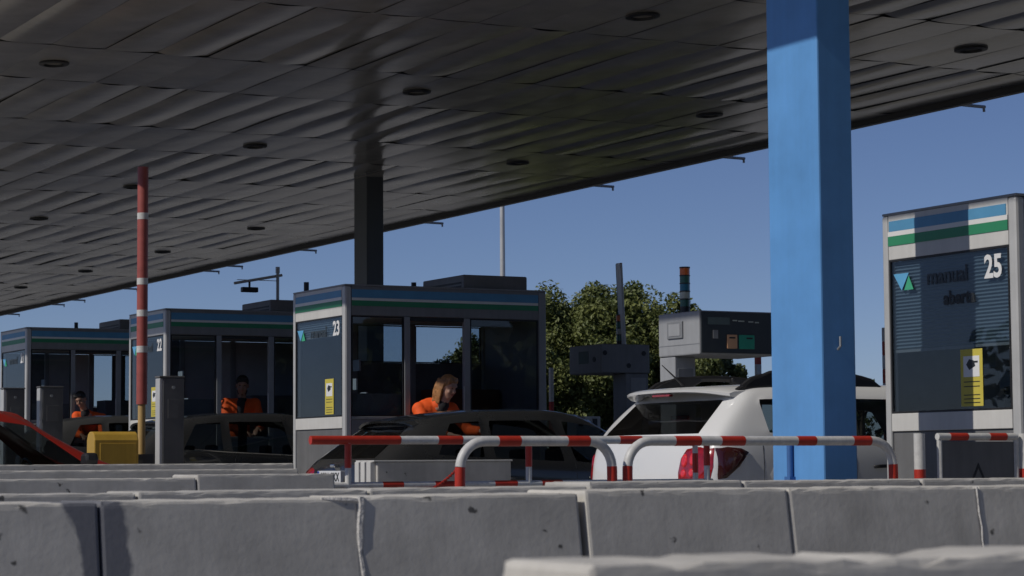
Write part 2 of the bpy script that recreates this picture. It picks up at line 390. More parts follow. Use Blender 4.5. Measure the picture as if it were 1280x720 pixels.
# ------------------------------------------------------------------ canopy
SOFFIT = 5.744
CY0, CY1 = 6.1, 19.03
def build_canopy():
    root = thing('canopy', (-30, (CY0 + CY1) / 2, SOFFIT), 'huge dark flat canopy with ribbed metal soffit roofing the whole toll plaza', 'canopy')
    ox, oy, oz = root.location
    X0, X1 = -84.0, 14.0
    box('roof_deck', 'slab', root, X0 - ox, X1 - ox, CY0 - oy + .05, CY1 - oy - .05, .075, .55, bevel=0)
    box('backing', 'joint', root, X0 - ox + .05, X1 - ox - .05, CY0 - oy + .06, CY1 - oy - .06, .045, .071, bevel=0)
    for y0, y1 in ((CY0, CY0 + .05), (CY1 - .05, CY1)):
        box('fascia', 'fascia', root, X0 - ox, X1 - ox, y0 - oy, y1 - oy, -.055, .62, bevel=.008)
    # drip lip below the fascia
    box('drip_edge', 'galv', root, X0 - ox, X1 - ox, CY1 - oy + .001, CY1 - oy + .016, -.075, -.02, bevel=0)
    # soffit bays: narrow lamp bays alternate with wide ribbed bays
    joints = []
    per = 5.41
    k = -7
    while True:
        xa = -19.12 - per * k            # right edge of a lamp bay
        if xa < X0: break
        joints.append((xa - 2.22, xa, 'n')); joints.append((xa - per, xa - 2.22, 'w'))
        k += 1
    rnd = random.Random(5)
    pw = (CY1 - CY0 - .16) / 21
    # six bent sheet variants of each width, alike pieces share their mesh
    def sheet(wx, seed, amp):
        rr = random.Random(seed); nx = 6; prof = [(-.5, .013), (-.44, .008), (-.34, -.001), (-.20, -.006), (-.04, -.006), (.12, -.002), (.28, .004), (.42, .010), (.5, .013)]
        v = []; f = []
        ph = rr.uniform(0, 6.3); am = rr.uniform(.5, 1.2) * amp; tilt = rr.uniform(-1, 1) * amp * .6; rr_amp = rr.uniform(.55, 1.25); nx = 9
        for i in range(nx + 1):
            t = i / nx
            for (u, z) in prof:
                zz = z * (1.45 if amp > .01 else .7) * (amp / .0125) * (.80 + .20 * math.sin(ph * 3 + t * 4.5)) * rr_amp
                zz += (math.sin(ph + t * 3.1 + u * 2.3) * am * .30 + math.sin(ph * 2.1 + t * 8 - u * 5) * am * .10 + tilt * u) * (1 if abs(u) < .48 else .8)
                v.append(((t - .5) * (wx - .032), u * (pw - .003), zz))
        m = len(prof)
        for i in range(nx):
            for j in range(m - 1):
                a = i * m + j; f.append((a, a + 1, a + m + 1, a + m))
        return v, f
    variants = {}
    for kind, wx, amp in (('n', 2.22, .006), ('w', per - 2.22, .0125)):
        for sdd in range(6):
            v, f = sheet(wx, sdd * 7 + (1 if kind == 'n' else 2), amp)
            me = bpy.data.meshes.new('soffit_panel'); me.from_pydata(v, [], f)
            for p in me.polygons: p.use_smooth = True
            me.materials.append(M['soffit'])
            variants[(kind, sdd)] = me
    cand = []
    for (xa, xb, kd) in joints:
        for j in range(21):
            yc = CY0 + .08 + (j + .5) * pw; xc = (xa + xb) / 2
            # how large the piece shows from the plaza floor in front
            d = math.hypot(xc, yc); vis = -72 < xc < -17.0 and yc > 6
            ang = math.atan2(-xc, yc)
            if not (math.radians(48) < ang < math.radians(76)): vis = False
            cand.append((0 if vis else 1, d, xc, yc, kd))
    cand.sort()
    rest = MB()
    for n_, (iv, d, xc, yc, kd) in enumerate(cand):
        sd_ = rnd.randrange(6)
        if n_ < 295:
            o = bpy.data.objects.new('soffit_panel', variants[(kd, sd_)]); COL.objects.link(o); o.parent = root
            o.location = (xc - ox, yc - oy, 0.004); o.rotation_euler = (rnd.gauss(0, .008), 0, 0)
        else:
            me = variants[(kd, sd_)]
            rest.add([(q.co.x + xc - ox, q.co.y + yc - oy, q.co.z + .004) for q in me.vertices], [tuple(p.vertices) for p in me.polygons])
    me = bpy.data.meshes.new('soffit_sheeting'); me.from_pydata(rest.v, [], rest.f)
    for p in me.polygons: p.use_smooth = True
    tag(link('soffit_sheeting', me, 'soffit', root), kind='stuff')
    # recessed downlights
    first = None
    for k in range(-1, 10):
        for y in (7.75, 12.4, 16.75):
            xc = -20.2 - per * k
            if first is None:
                a = [2 * math.pi * i / 16 for i in range(16)]
                b = MB()
                for r0, z0, r1, z1 in ((.215, .03, .215, -.018), (.215, -.018, .15, -.026), (.15, -.026, .14, .02)):
                    b.add([(r0 * math.cos(t), r0 * .78 * math.sin(t), z0) for t in a] + [(r1 * math.cos(t), r1 * .78 * math.sin(t), z1) for t in a],
                          [(i, (i + 1) % 16, 16 + (i + 1) % 16, 16 + i) for i in range(16)])
                first = b.build('downlight', 'downlight', root, smooth=True)
                ln = MB().add([(.145 * math.cos(t), .113 * math.sin(t), .012) for t in a], [tuple(range(16))]).build('lamp_lens', 'lens', first)
                o = first
            else:
                o = copy_tree(first, root)
            o.location = (xc - ox, y - oy, 0)
    # rain spouts beyond the far edge
    for x in (-23.3, -28.9, -32.8, -39.2, -45.3, -49.6, -51.1, -57.0, -61.4, -63.3, -67.8):
        b = MB().tube([(x - ox, CY1 - oy - .03, -.03), (x - ox, CY1 - oy + .5, -.035)], .022, 8)
        b.tube([(x - ox, CY1 - oy + .48, -.02), (x - ox, CY1 - oy + .485, -.10)], .018, 8)
        b.build('rain_spout', 'galv', root, smooth=True)
build_canopy()

# ------------------------------------------------------------------ columns
def column(x, y, w, d, m, label, added_tube=False):
    g = ground(x) + .15
    r = thing('canopy_column', (x, y, g), label, 'column', 'columns carrying the canopy')
    h = SOFFIT - g + .03
    box('shaft', m, r, -w / 2, w / 2, 0, d, -.05, h, bevel=.012)
    box('base_plate', 'galv', r, -w / 2 - .06, w / 2 + .06, -.06, d + .06, -.03, .025, bevel=.004)
    for sx in (-1, 1):
        for sy in (-.035, d + .035):
            MB().tube([(sx * (w / 2 + .035), sy, .02), (sx * (w / 2 + .035), sy, .06)], .014, 6).build('anchor_bolt', 'galv', r)
    if added_tube:
        b = MB().tube([(-.055, -.022, -.02), (-.055, -.022, 1.05)], .019, 10)
        b.tube([(-.055, -.022, 1.05), (-.055, -.0, 1.07)], .019, 10)
        b.build('conduit', 'blue_side', r, smooth=True)  # dark tube added to draw the dark strip low on the shaft
        for z in (.35, .8): box('pipe_clip', 'blue_side', r, -.085, -.025, -.045, .004, z, z + .03, bevel=0)
        b = MB()
        b.tube([(w / 2 + .002, .12, 1.62), (w / 2 + .03, .12, 1.64), (w / 2 + .03, .12, 1.70)], .008, 6)
        b.build('cable_hook', 'galv', r)
    return r
column(-11.93, 8.43, .555, .26, 'blue_paint', 'bright blue square column standing in front of booth 25', True)
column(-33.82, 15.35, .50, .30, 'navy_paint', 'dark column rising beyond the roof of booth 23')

# ------------------------------------------------------------------ toll booths
BW, BL, BH = 1.38, 2.37, 2.755
SILL, BAND, WTOP = 1.395, 1.275, 2.44
def booth(num, xr, label, blind=0.0, slats=False, left=(), glass='glass', hatch_back='interior', sticker=True, text=None, fx_sides=False):
    xc = xr - BW / 2
    r = thing('toll_booth', (xc, 9.632, ground(xc)), label, 'toll booth', 'toll booths in a row under the canopy')
    hw = BW / 2
    # corner posts
    box('corner_post', 'alu', r, hw - .085, hw, 0, .075, .15, BH - .012, .02)
    box('corner_post', 'alu', r, -hw, -hw + .06, 0, .075, .15, BH - .012, .012)
    box('corner_post', 'alu_dark', r, hw - .075, hw, BL - .09, BL, .15, BH - .012, .012)
    box('corner_post', 'alu_dark', r, -hw, -hw + .06, BL - .09, BL, .15, BH - .012, .012)
    # front: fascia, stripes, sill band, base panel, glazing
    fr = box('front_fascia', 'white_panel', r, -hw + .062, hw - .087, .006, .06, WTOP, BH - .012, .004)
    top = MB().box(-hw + .075, hw - .10, .0005, .006, 2.632, 2.703).build('blue_stripe', 'blue_stripe', fr)
    MB().box(-hw + .062, hw - .087, .001, .006, 2.60, 2.6315).build('white_stripe', 'white_stripe', fr)
    MB().box(-hw + .062, hw - .087, .001, .006, 2.535, 2.5995).build('green_stripe', 'green_stripe', fr)
    box('sill_band', 'white_panel', r, -hw + .062, hw - .087, .004, .07, BAND, SILL, .004)
    box('base_panel', 'base_panel', r, -hw + .062, hw - .087, .02, .06, .15, BAND - .002, .004)
    pane = box('front_pane', glass, r, -hw + .075, hw - .10, .014, .018, SILL + .01, WTOP - .01, 0)
    b = MB(); xa, xb, za, zb, t = -hw + .062, hw - .087, SILL, WTOP, .014
    b.box(xa, xb, .007, .035, za, za + t).box(xa, xb, .007, .035, zb - t, zb).box(xa, xa + t, .0071, .0349, za + t, zb - t).box(xb - t, xb, .0071, .0349, za + t, zb - t)
    b.build('gasket', 'gasket', pane)
    # number, emblem, notice on the outside of the pane
    fl = (R(90), 0, 0)
    lettering('number', str(num), 'text_white', pane, .205, (hw - .245, .0125, 2.247), fl, bold=.006, sx=.86)
    ex, ez = -hw + .105, 2.225
    MB().prism([(ex, ez + .115), (ex + .085, ez), (ex + .165, ez + .115)], 'y', .0105, .013).build('emblem_blue_triangle', 'logo_blue', pane)
    MB().prism([(ex + .115, ez), (ex + .215, ez), (ex + .165, ez + .095)], 'y', .0085, .0103).build('emblem_green_triangle', 'logo_green', pane)
    if text:
        lettering('lane_word', text[0], 'text_faint', pane, .15, (-.02, .0125, 2.245), fl, bold=.003)
        if len(text) > 1: lettering('state_word', text[1], 'text_dark', pane, .125, (.10, .0125, 2.10), fl, bold=.004)
    if sticker:
        sx0 = .10 if num == 25 else .155
        b = MB().box(sx0, sx0 + .22, .011, .013, SILL + .03, SILL + .40); st = b.build('notice', 'yellow_sticker', pane)
        MB().box(sx0 + .03, sx0 + .19, .0095, .0109, SILL + .22, SILL + .355).build('notice_square', 'text_white', st)
        cb = MB().prism([(sx0 + .06, SILL + .30), (sx0 + .09, SILL + .265), (sx0 + .15, SILL + .29), (sx0 + .135, SILL + .325), (sx0 + .09, SILL + .335)], 'y', .008, .0093)
        cb.box(sx0 + .10, sx0 + .175, .0081, .0094, SILL + .31, SILL + .322).build('camera_pictogram', 'text_dark', st)
        for zz in (.05, .075, .10, .155, .185):
            MB().box(sx0 + .03, sx0 + .19, .010, .0109, SILL + zz, SILL + zz + .006).build('notice_line', 'text_dark', st)
    # blind behind the front pane
    if blind:
        b = MB(); z = WTOP - .015; n = int(blind / .024)
        for i in range(n):
            zt = z - i * .024
            b.add([(-hw + .08, .05, zt), (hw - .105, .05, zt), (hw - .105, .038, zt - .012), (-hw + .08, .038, zt - .012), (hw - .105, .05, zt - .0235), (-hw + .08, .05, zt - .0235)],
                  [(0, 1, 2, 3), (3, 2, 4, 5)])
        o = b.build('roller_blind', 'blind', r); tag(o, kind='stuff')
        box('blind_rail', 'alu_dark', r, -hw + .08, hw - .105, .036, .056, z - n * .024 - .02, z - n * .024, .003)
    # right side
    def side(sgn):
        x0, x1 = (hw - .055, hw - .006) if sgn > 0 else (-hw + .006, -hw + .055)
        f = box('side_fascia', 'side_panel', r, x0, x1, .077, BL - .092, WTOP, BH - .012, .004)
        xo = (hw - .006, hw - .0005) if sgn > 0 else (-hw + .0005, -hw + .006)
        MB().box(xo[0], xo[1], .08, BL - .095, 2.622, 2.708).build('blue_stripe', 'blue_stripe', f)
        MB().box(xo[0], xo[1], .08, BL - .095, 2.594, 2.6215).build('white_stripe', 'white_stripe', f)
        MB().box(xo[0], xo[1], .08, BL - .095, 2.538, 2.5935).build('green_stripe', 'green_stripe', f)
        for ya, yb in ((.68, .745), (1.38, 1.45)):
            box('mullion', 'alu_dark', r, x0, x1 + (.006 if sgn > 0 else 0), ya, yb, .15, WTOP - .002, .006)
        for ya, yb in ((.077, .678), (.747, 1.378), (1.452, BL - .092)):
            zt = 1.17 if (sgn > 0 and ya == .747) else SILL
            box('side_panel', 'side_panel', r, x0, x1 - .003, ya, yb, .15, zt - .032, .004)
            box('side_sill', 'alu_dark', r, x0 - .01, x1 + .004, ya, yb, zt - .03, zt, .005)
    side(1); side(-1)
    def pane_side(sgn, ya, yb, za, zb, g='glass_dark'):
        x = hw - .02 if sgn > 0 else -hw + .02
        p = box('side_pane', g, r, x - .003, x + .003, ya + .012, yb - .012, za + .012, zb - .012, 0)
        b = MB(); t = .013; X0, X1 = x - .014, x + .014
        b.box(X0, X1, ya, yb, za, za + t).box(X0, X1, ya, yb, zb - t, zb).box(X0 + .0005, X1 - .0005, ya, ya + t, za + t, zb - t).box(X0 + .0005, X1 - .0005, yb - t, yb, za + t, zb - t)
        b.build('gasket', 'gasket', p)
    pane_side(1, .079, .676, SILL + .002, WTOP - .004)
    pane_side(1, 1.454, BL - .094, SILL + .002, WTOP - .004)
    # frosted strip across the foot of the first side pane
    box('frosted_strip', 'side_panel', r, hw - .05, hw - .046, .1, .66, SILL + .02, SILL + .24, 0)
    # hatch opening: sliding sash pushed back, track and pull handle
    box('sash_track', 'gasket', r, hw - .05, hw - .01, .75, 1.375, WTOP - .045, WTOP - .004, .003)
    box('sash_handle', 'alu', r, hw - .004, hw + .012, 1.365, 1.378, 1.40, 1.72, .004)
    # left side bays: (ya, yb, z of the glazing foot, or None when boarded)
    for i, (ya, yb) in enumerate(((.079, .676), (.749, 1.376), (1.454, BL - .094))):
        zf = left[i] if i < len(left) else None
        if zf is None:
            box('blanking_panel', 'interior_dark' if i == 0 else hatch_back, r, -hw + .02, -hw + .035, ya, yb, SILL + .002, WTOP - .004, 0)
        elif isinstance(zf, tuple):
            z0 = zf[0]
            box('blanking_panel', 'interior_dark', r, -hw + .02, -hw + .035, ya, yb, SILL + .002, z0, 0)
            ym = (ya + yb) / 2
            box('blanking_panel', 'interior_dark', r, -hw + .02, -hw + .035, ym - .09, ym + .09, z0 + .001, WTOP - .004, 0)
            pane_side(-1, ya, ym - .092, z0 + .002, WTOP - .004); pane_side(-1, ym + .092, yb, z0 + .002, WTOP - .004)
        else:
            box('blanking_panel', 'interior_dark', r, -hw + .02, -hw + .035, ya, yb, SILL + .002, zf, 0)
            pane_side(-1, ya, yb, zf + .002, WTOP - .004)
    # back wall, floor, ceiling, roof
    box('back_wall', 'side_panel', r, -hw + .062, hw - .077, BL - .06, BL - .02, .15, BH - .012, .004)
    box('floor', 'interior_dark', r, -hw + .06, hw - .06, .062, BL - .062, .16, .25, 0)
    box('ceiling', 'interior', r, -hw + .057, hw - .057, .062, BL - .062, WTOP + .01, WTOP + .03, 0)
    rf = box('roof', 'alu_dark', r, -hw + .001, hw - .001, .001, BL - .001, BH - .011, BH + .006, .004)
    if num != 25:
        u = box('roof_unit', 'roofing', rf, -.60, .40, 1.52, 2.30, BH + .022, BH + .175, .015)
        MB().box(-.55, .35, 1.515, 1.519, BH + .04, BH + .06).box(-.55, .35, 1.515, 1.519, BH + .08, BH + .10).build('louvre', 'gasket', rf)
    for ax, ay, hh in (((-.60, .12, .10), (-.62, 1.42, .14)) if num in (23,) else ((-.1, 1.0, .12),) if num == 21 else ()):
        MB().tube([(ax, ay, BH + .02), (ax, ay, BH + .02 + hh)], .03, 8).build('antenna', 'black', rf, smooth=True)
    # inside: desk, monitor, cabinet
    box('desk', 'interior', r, -.05, hw - .08, .12, .70, 1.08, 1.12, .004)
    box('desk_drawers', 'interior_dark', r, .1, hw - .1, .14, .66, .25, 1.078, .004)
    m_ = box('monitor', 'black', r, .06, .40, .40, .435, 1.30, 1.56, .006)
    box('monitor_stand', 'black', r, .2, .26, .42, .46, 1.12, 1.30, .003)
    box('cabinet', 'brown' if num == 23 else 'interior_dark', r, -hw + .07, -.2, 1.5, BL - .1, .25, 1.72, .006)
    box('till', 'black', r, .28, .52, .52, .68, 1.121, 1.29, .01)
    b = MB()
    for (xx, yy, zz) in ((-.22, .5, 1.9), (-.3, .5, 1.7), (-.15, .55, 1.55)):
        b.box(xx, xx + .16, yy, yy + .02, zz, zz + .12)
    b.build('pinned_papers', 'interior', r)
    # door stop / foot rail
    box('step', 'galv', r, hw - .004, hw + .10, .78, 1.34, .15, .20, .006)
    return r

b25 = booth(25, -11.215, 'nearest grey booth numbered 25 with its slatted blind half down', blind=.62, slats=True, left=(), text=('manual', 'aberta'))
b23 = booth(23, -21.61, 'booth numbered 23 where a woman in orange leans from the hatch', blind=.17, left=(None, 2.02, 2.02), text=('manual',))
b22 = booth(22, -27.065, 'booth numbered 22 behind the raised barrier arm', left=(None, None, None), text=('manual',))
b21 = booth(21, -33.08, 'far booth numbered 21 cut by the left edge of the picture', left=(None, None, (1.62,)), text=('manual',))

# camera mast on the roof of booth 22
def cctv():
    x = -27.55; z = ground(-27.755) + BH + .175
    r = thing('camera_mast', (x, 11.33, z), 'thin mast with long arm and small camera on the roof of booth 22', 'camera mast')
    MB().tube([(0, 0, 0), (0, 0, .40)], .022, 8).tube([(0, 0, .36), (0, 0, .44)], .03, 8).build('mast', 'galv', r, smooth=True)
    MB().tube([(0, .06, .335), (0, -.60, .21)], .018, 8).box(-.012, .012, -.56, -.0, .255, .262).build('arm', 'alu', r, smooth=True)
    b = MB().box(-.04, .04, -.50, -.28, .10, .165); c = b.build('camera', 'black', r, bevel=.01)
    MB().tube([(0, -.39, .16), (0, -.39, .25)], .015, 6).build('bracket', 'black', c)
    MB().box(-.03, .03, -.10, .10, -.002, .006).build('foot_plate', 'galv', r)
cctv()

# ------------------------------------------------------------------ concrete blocks
def block(x0, x1, y0, y1, z0, z1, m, label, seed, group, cat='barrier', chip=.007, name='concrete_barrier'):
    """cast block with worn, chipped arrises; the origin sits at its foot"""
    rr = random.Random(seed); xc, yc = (x0 + x1) / 2, (y0 + y1) / 2
    bm = bmesh.new(); bmesh.ops.create_cube(bm, size=1)
    bmesh.ops.scale(bm, verts=bm.verts, vec=(x1 - x0, y1 - y0, z1 - z0))
    bmesh.ops.translate(bm, verts=bm.verts, vec=(0, 0, (z1 - z0) / 2))
    bmesh.ops.bevel(bm, geom=list(bm.edges), offset=.011, segments=2, profile=.6, affect='EDGES')
    # cut along the length so that the edges can be uneven
    L = y1 - y0; n = max(6, int(L / .045))
    for i in range(1, n):
        bmesh.ops.bisect_plane(bm, geom=bm.verts[:] + bm.edges[:] + bm.faces[:], plane_co=(0, -L / 2 + L * i / n, 0), plane_no=(0, 1, 0))
    H = z1 - z0; chips = [(rr.uniform(-L / 2, L / 2), rr.uniform(.2, 1) * chip * .7, rr.uniform(.015, .05)) for _ in range(max(2, int(L * 3)))]
    bmesh.ops.bisect_plane(bm, geom=bm.verts[:] + bm.edges[:] + bm.faces[:], plane_co=(0, 0, H - .022), plane_no=(0, 0, 1))
    bmesh.ops.bisect_plane(bm, geom=bm.verts[:] + bm.edges[:] + bm.faces[:], plane_co=(0, 0, H * .5), plane_no=(0, 0, 1))
    for v in bm.verts: v.co.x += (1 if v.co.x > 0 else -1) * .16 * (H - v.co.z)      # battered faces
    for v in bm.verts:
        if v.co.z > H - .015:
            edge = abs(abs(v.co.x) - (x1 - x0) / 2) < .012
            v.co.z -= (rr.random() ** 3) * chip * (.9 if edge else .3)
            for (cy, cd, cw) in chips:
                if edge: v.co.z -= cd * math.exp(-((v.co.y - cy) / cw) ** 2)
    me = bpy.data.meshes.new(name); bm.to_mesh(me); bm.free()
    o = link(name, me, m, None, (xc, yc, z0))
    return tag(o, label, cat, group)

G1 = 'front row of concrete blocks'
ys = [.50, 1.37, 2.237, 3.113, 3.965, 4.816, 5.685, 6.55, 7.42]
lab1 = ['block standing before the first one visible in the front row',
        'first visible block of the front row of concrete blocks, at the left edge',
        'front row concrete block between the dark damp stain and the mortar smear',
        'front row concrete block between the mortar smear and the black open gap',
        'pitted front row concrete block right of the black open gap',
        'front row concrete block below the blue column',
        'front row concrete block below booth 25',
        'last concrete block of the front row, beyond the picture edge']
tops = [.968, .970, .972, .978, .988, .986, .984, .984]
for i in range(1, 7):
    gap = .004 if i not in (3,) else .024
    y0, y1 = ys[i] + .003, ys[i + 1] - gap
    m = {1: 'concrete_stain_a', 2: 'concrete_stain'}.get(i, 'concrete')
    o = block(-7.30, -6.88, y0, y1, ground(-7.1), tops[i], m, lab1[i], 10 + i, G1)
    if i == 3:        # mortar squeezed out at the joint and smeared over the corner
        rr = random.Random(4); b = MB(); oy = (y0 + y1) / 2; z0 = ground(-7.1)
        zt = tops[3] - z0; pts = []
        for k in range(15):
            z = zt - .004 - k * .045
            pts.append((.2055 + .16 * (.004 + k * .045), y0 - oy - .002 + rr.uniform(-.006, .006) + (.012 if k < 2 else 0), z))
        b.tube(pts, [.010 + rr.uniform(-.004, .004) for _ in pts], 6)
        b.tube([(.200, y0 - oy - .13, zt - .008), (.206, y0 - oy - .08, zt - .012), (.206, y0 - oy - .03, zt - .014), (.205, y0 - oy + .01, zt - .018)], [.006, .011, .012, .008], 6)
        b.build('mortar_smear', 'mortar', o, smooth=True)
    if i == 5:
        b = MB(); rr = random.Random(9); oy = (y0 + y1) / 2; zt = tops[5] - ground(-7.1)
        b.tube([(.211 + .008 * k, y1 - oy + .002 + rr.uniform(-.003, .003), zt - .005 - k * .05) for k in range(10)], .0045, 5)
        b.build('mortar_joint', 'mortar', o)
G2 = 'second row of concrete blocks'
ys2 = [1.02, 1.98, 2.95, 3.94, 4.98, 5.78, 6.78, 7.85]
lab2 = ['first block of the second concrete row, behind the stained block',
        'leftmost block of the second concrete row, seen above the damp stain',
        'second row concrete block left of the mortar smeared joint',
        'low second row concrete block in front of the bent railing',
        'raised second row concrete block under the white off-road car',
        'second row concrete block at the foot of the blue column',
        'second row concrete block in front of booth 25']
tops2 = [.975, .978, .982, .984, 1.002, .998, .998]
for i in range(1, 7):
    block(-9.0, -8.6, ys2[i] + .004, ys2[i + 1] - .006, ground(-8.8), tops2[i], 'concrete2', lab2[i], 40 + i, G2)
G3 = 'concrete blocks before the island of booth 25'
for i, (y0, y1, zt) in enumerate(((3.0, 4.72, 1.016), (4.728, 5.60, 1.034))):
    block(-13.15, -12.72, y0, y1, ground(-12.9), zt, 'concrete2',
          ['grey concrete block below the red car and the yellow barrier housing', 'grey concrete end block beside the black car number plate'][i], 60 + i, G3)
block(-16.45, -16.0, 2.6, 6.75, ground(-16.2), 1.062, 'concrete2', 'long low concrete wall below the dark cars, ending beside booth 23', 70, 'low walls before the empty island')
block(-18.4, -18.0, 3.0, 7.55, ground(-18.2), 1.108, 'concrete2', 'second thin low concrete wall behind the long one, ending at booth 23', 71, 'low walls before the empty island')
block(-2.86, -2.62, 1.515, 2.75, ground(-2.8), .944, 'concrete', 'closest concrete block, out of focus along the bottom edge of the picture', 81, 'closest blurred blocks', chip=.012)

# free-standing block behind the railing, with a ribbed white end
def panel_block():
    x0, x1, y0, y1 = -16.6, -16.28, 7.50, 8.71
    r = thing('concrete_plinth', (x0, y0, ground(-16.4) + .15), 'grey concrete plinth with pale ribbed end behind the striped railing', 'plinth')
    h = 1.11 - ground(-16.4) - .15
    box('plinth_body', 'concrete2', r, 0, .32, .03, y1 - y0, -.02, h, .008)
    box('cap', 'white_panel', r, -.01, .33, -.005, y1 - y0 + .01, h, h + .012, .003)
    for x in (0.0, .11, .22):
        box('end_rib', 'white_panel', r, x, x + .075, -.02, .03, 0, h, .006)
panel_block()

# ------------------------------------------------------------------ striped railings
def striped(path_fn, length, segs, r, parent, n=12):
    """segs: list of (start, end, material) along the length"""
    for a, b, m in segs:
        k = max(2, int((b - a) / .03)); pts = [path_fn(a + (b - a) * i / k) for i in range(k + 1)]
        MB().tube(pts, r + (.0012 if m == 'rail_red' else 0), n).build('red_band' if m == 'rail_red' else 'white_tube', m, parent, smooth=True)

def hoop(y0, y1, zt, zb, rc):
    """flat U on its legs: returns path function over arc length"""
    P = []
    P.append((0, y0, zb)); P.append((0, y0, zt - rc))
    for i in range(1, 9):
        a = math.pi / 2 * i / 8; P.append((0, y0 + rc - rc * math.cos(a), zt - rc + rc * math.sin(a)))
    P.append((0, y1 - rc, zt))
    for i in range(1, 9):
        a = math.pi / 2 * i / 8; P.append((0, y1 - rc + rc * math.sin(a), zt - rc + rc * math.cos(a)))
    P.append((0, y1, zb)); P = [Vector(p) for p in P]
    L = [0]
    for i in range(1, len(P)): L.append(L[-1] + (P[i] - P[i - 1]).length)
    def fn(s):
        for i in range(1, len(P)):
            if s <= L[i] + 1e-9:
                t = (s - L[i - 1]) / max(1e-9, L[i] - L[i - 1]); return P[i - 1].lerp(P[i], max(0, min(1, t)))
        return P[-1]
    return fn, L[-1]

def bands(L, reds):
    out = []; c = 0
    for a, b in sorted(reds):
        if a > c: out.append((c, a, 'rail_white'))
        out.append((a, b, 'rail_red')); c = b
    if c < L: out.append((c, L, 'rail_white'))
    return out

ZI = ground(-11.05) + .15
def rail_hoop(y0, y1, reds_y, label, foot_red=.30, mid=()):
    r = thing('striped_railing', (-11.05, y0, ZI), label, 'railing', 'red and white railings around the island of booth 25')
    zt = 1.235 - ZI - .028; rc = .15
    fn, L = hoop(0, y1 - y0, zt, 0, rc)
    leg = zt - rc; arc = math.pi / 2 * rc
    reds = [(0, zt - .14), (L - (zt - .14), L)]
    for a, b in reds_y: reds.append((leg + arc + (a - y0 - rc), leg + arc + (b - y0 - rc)))
    striped(fn, L, bands(L, reds), .0275, r)
    for y in mid:
        b = MB().tube([(0, y - y0, 0), (0, y - y0, zt)], .016, 8); b.build('mid_post', 'rail_white', r, smooth=True)
        MB().tube([(0, y - y0, zt - .18), (0, y - y0, zt - .07)], .0172, 8).build('red_band', 'rail_red', r, smooth=True)
    for y in (0, y1 - y0):
        MB().tube([(0, y, 0), (0, y, .012)], .06, 12).build('foot_flange', 'rail_red', r)
    return r
rail_hoop(5.60, 6.55, [(5.83, 5.965), (6.26, 6.40)], 'short bent red and white railing in front of the black car')
rail_hoop(6.65, 8.50, [(6.96, 7.13), (7.27, 7.43), (7.80, 7.93), (8.20, 8.33)], 'long bent red and white railing passing in front of the blue column', mid=(7.10,))
# straight rail on the far side of the island
def far_rail():
    x = -12.9; zi = ground(x) + .15; y0 = 5.52; L = 2.90
    r = thing('striped_railing', (x, y0, zi), 'long straight railing with solid red end, behind the bent ones', 'railing', 'red and white railings around the island of booth 25')
    zt = 1.262 - zi - .026
    fn = lambda s: Vector((0, s, zt))
    segs = bands(L, [(0, .60), (.86, 1.03), (1.30, 1.47), (1.74, 1.91), (2.18, 2.35), (2.62, 2.80)])
    striped(fn, L, segs, .026, r)
    fn2 = lambda s: Vector((0, s, .80 - .02))
    striped(fn2, L, bands(L, [(.48, .62), (.84, 1.0), (1.26, 1.42), (1.6, 1.75)]), .02, r)
    for y in (.25, 1.51, 2.86):
        MB().tube([(0, y, 0), (0, y, zt)], .02, 10).build('post', 'rail_white', r, smooth=True)
        MB().tube([(0, y, zt - .17), (0, y, zt - .02)], .0215, 10).build('red_band', 'rail_red', r, smooth=True)
        MB().tube([(0, y, 0), (0, y, .012)], .055, 12).build('foot_flange', 'rail_red', r)
    # plastic chain slung under the rail
    b = MB()
    for i in range(26):
        t = i / 25; b.ell((.02, .30 + t * .28, .72 - .16 * t), (.008, .014, .009), 6, 4)
    for i in range(26):
        t = i / 25; b.ell((.02, .62 + t * .42, .70 + .22 * t - .05 * math.sin(math.pi * t)), (.008, .014, .009), 6, 4)
    tag(b.build('slung_chain', 'rail_red', r), kind='stuff')
far_rail()
def frame_rail():
    x = -10.98; zi = ground(x) + .15; y0 = 8.66
    r = thing('guard_frame', (x, y0, zi), 'small guard frame with grey board and warning triangle at booth 25', 'guard frame')
    zt = 1.25 - zi
    MB().tube([(-.02, 0, 0), (-.02, 0, zt)], .034, 12).build('stout_post', 'rail_white', r, smooth=True)
    MB().tube([(-.02, 0, .0), (-.02, 0, zt - .215)], .0352, 12).build('red_band', 'rail_red', r, smooth=True)
    for y in (.135, .725):
        MB().tube([(0, y, 0), (0, y, zt - .005)], .016, 8).build('post', 'rail_white', r, smooth=True)
    fn = lambda s: Vector((0, .12 + s, zt - .02))
    striped(fn, .61, bands(.61, [(.09, .225), (.395, .525)]), .022, r)
    bd = box('board', 'base_panel', r, -.012, -.002, .15, .715, .30, zt - .05, .002)
    tri = MB(); c = (.43, zt - .275)
    def rot(a, rad): return (c[0] + rad * math.cos(a), c[1] + rad * 1.15 * math.sin(a))
    o_ = [rot(R(90 + 120 * i), .085) for i in range(3)]; n_ = [rot(R(90 + 120 * i), .058) for i in range(3)]
    for i in range(3):
        j = (i + 1) % 3; tri.prism([o_[i], o_[j], n_[j], n_[i]], 'x', -.0015, .001)
    tri.build('warning_triangle', 'black', bd)
    MB().prism([(c[0] + .016 * math.cos(t), c[1] - .045 + .018 * math.sin(t)) for t in [2 * math.pi * i / 10 for i in range(10)]], 'x', -.0015, .001).build('warning_dot', 'black', bd)
    MB().tube([(0, .79, .0), (0, .79, zt)], .034, 12).build('stout_post', 'rail_white', r, smooth=True)
    MB().tube([(0, .79, .0), (0, .79, zt - .215)], .0352, 12).build('red_band', 'rail_red', r, smooth=True)
frame_rail()

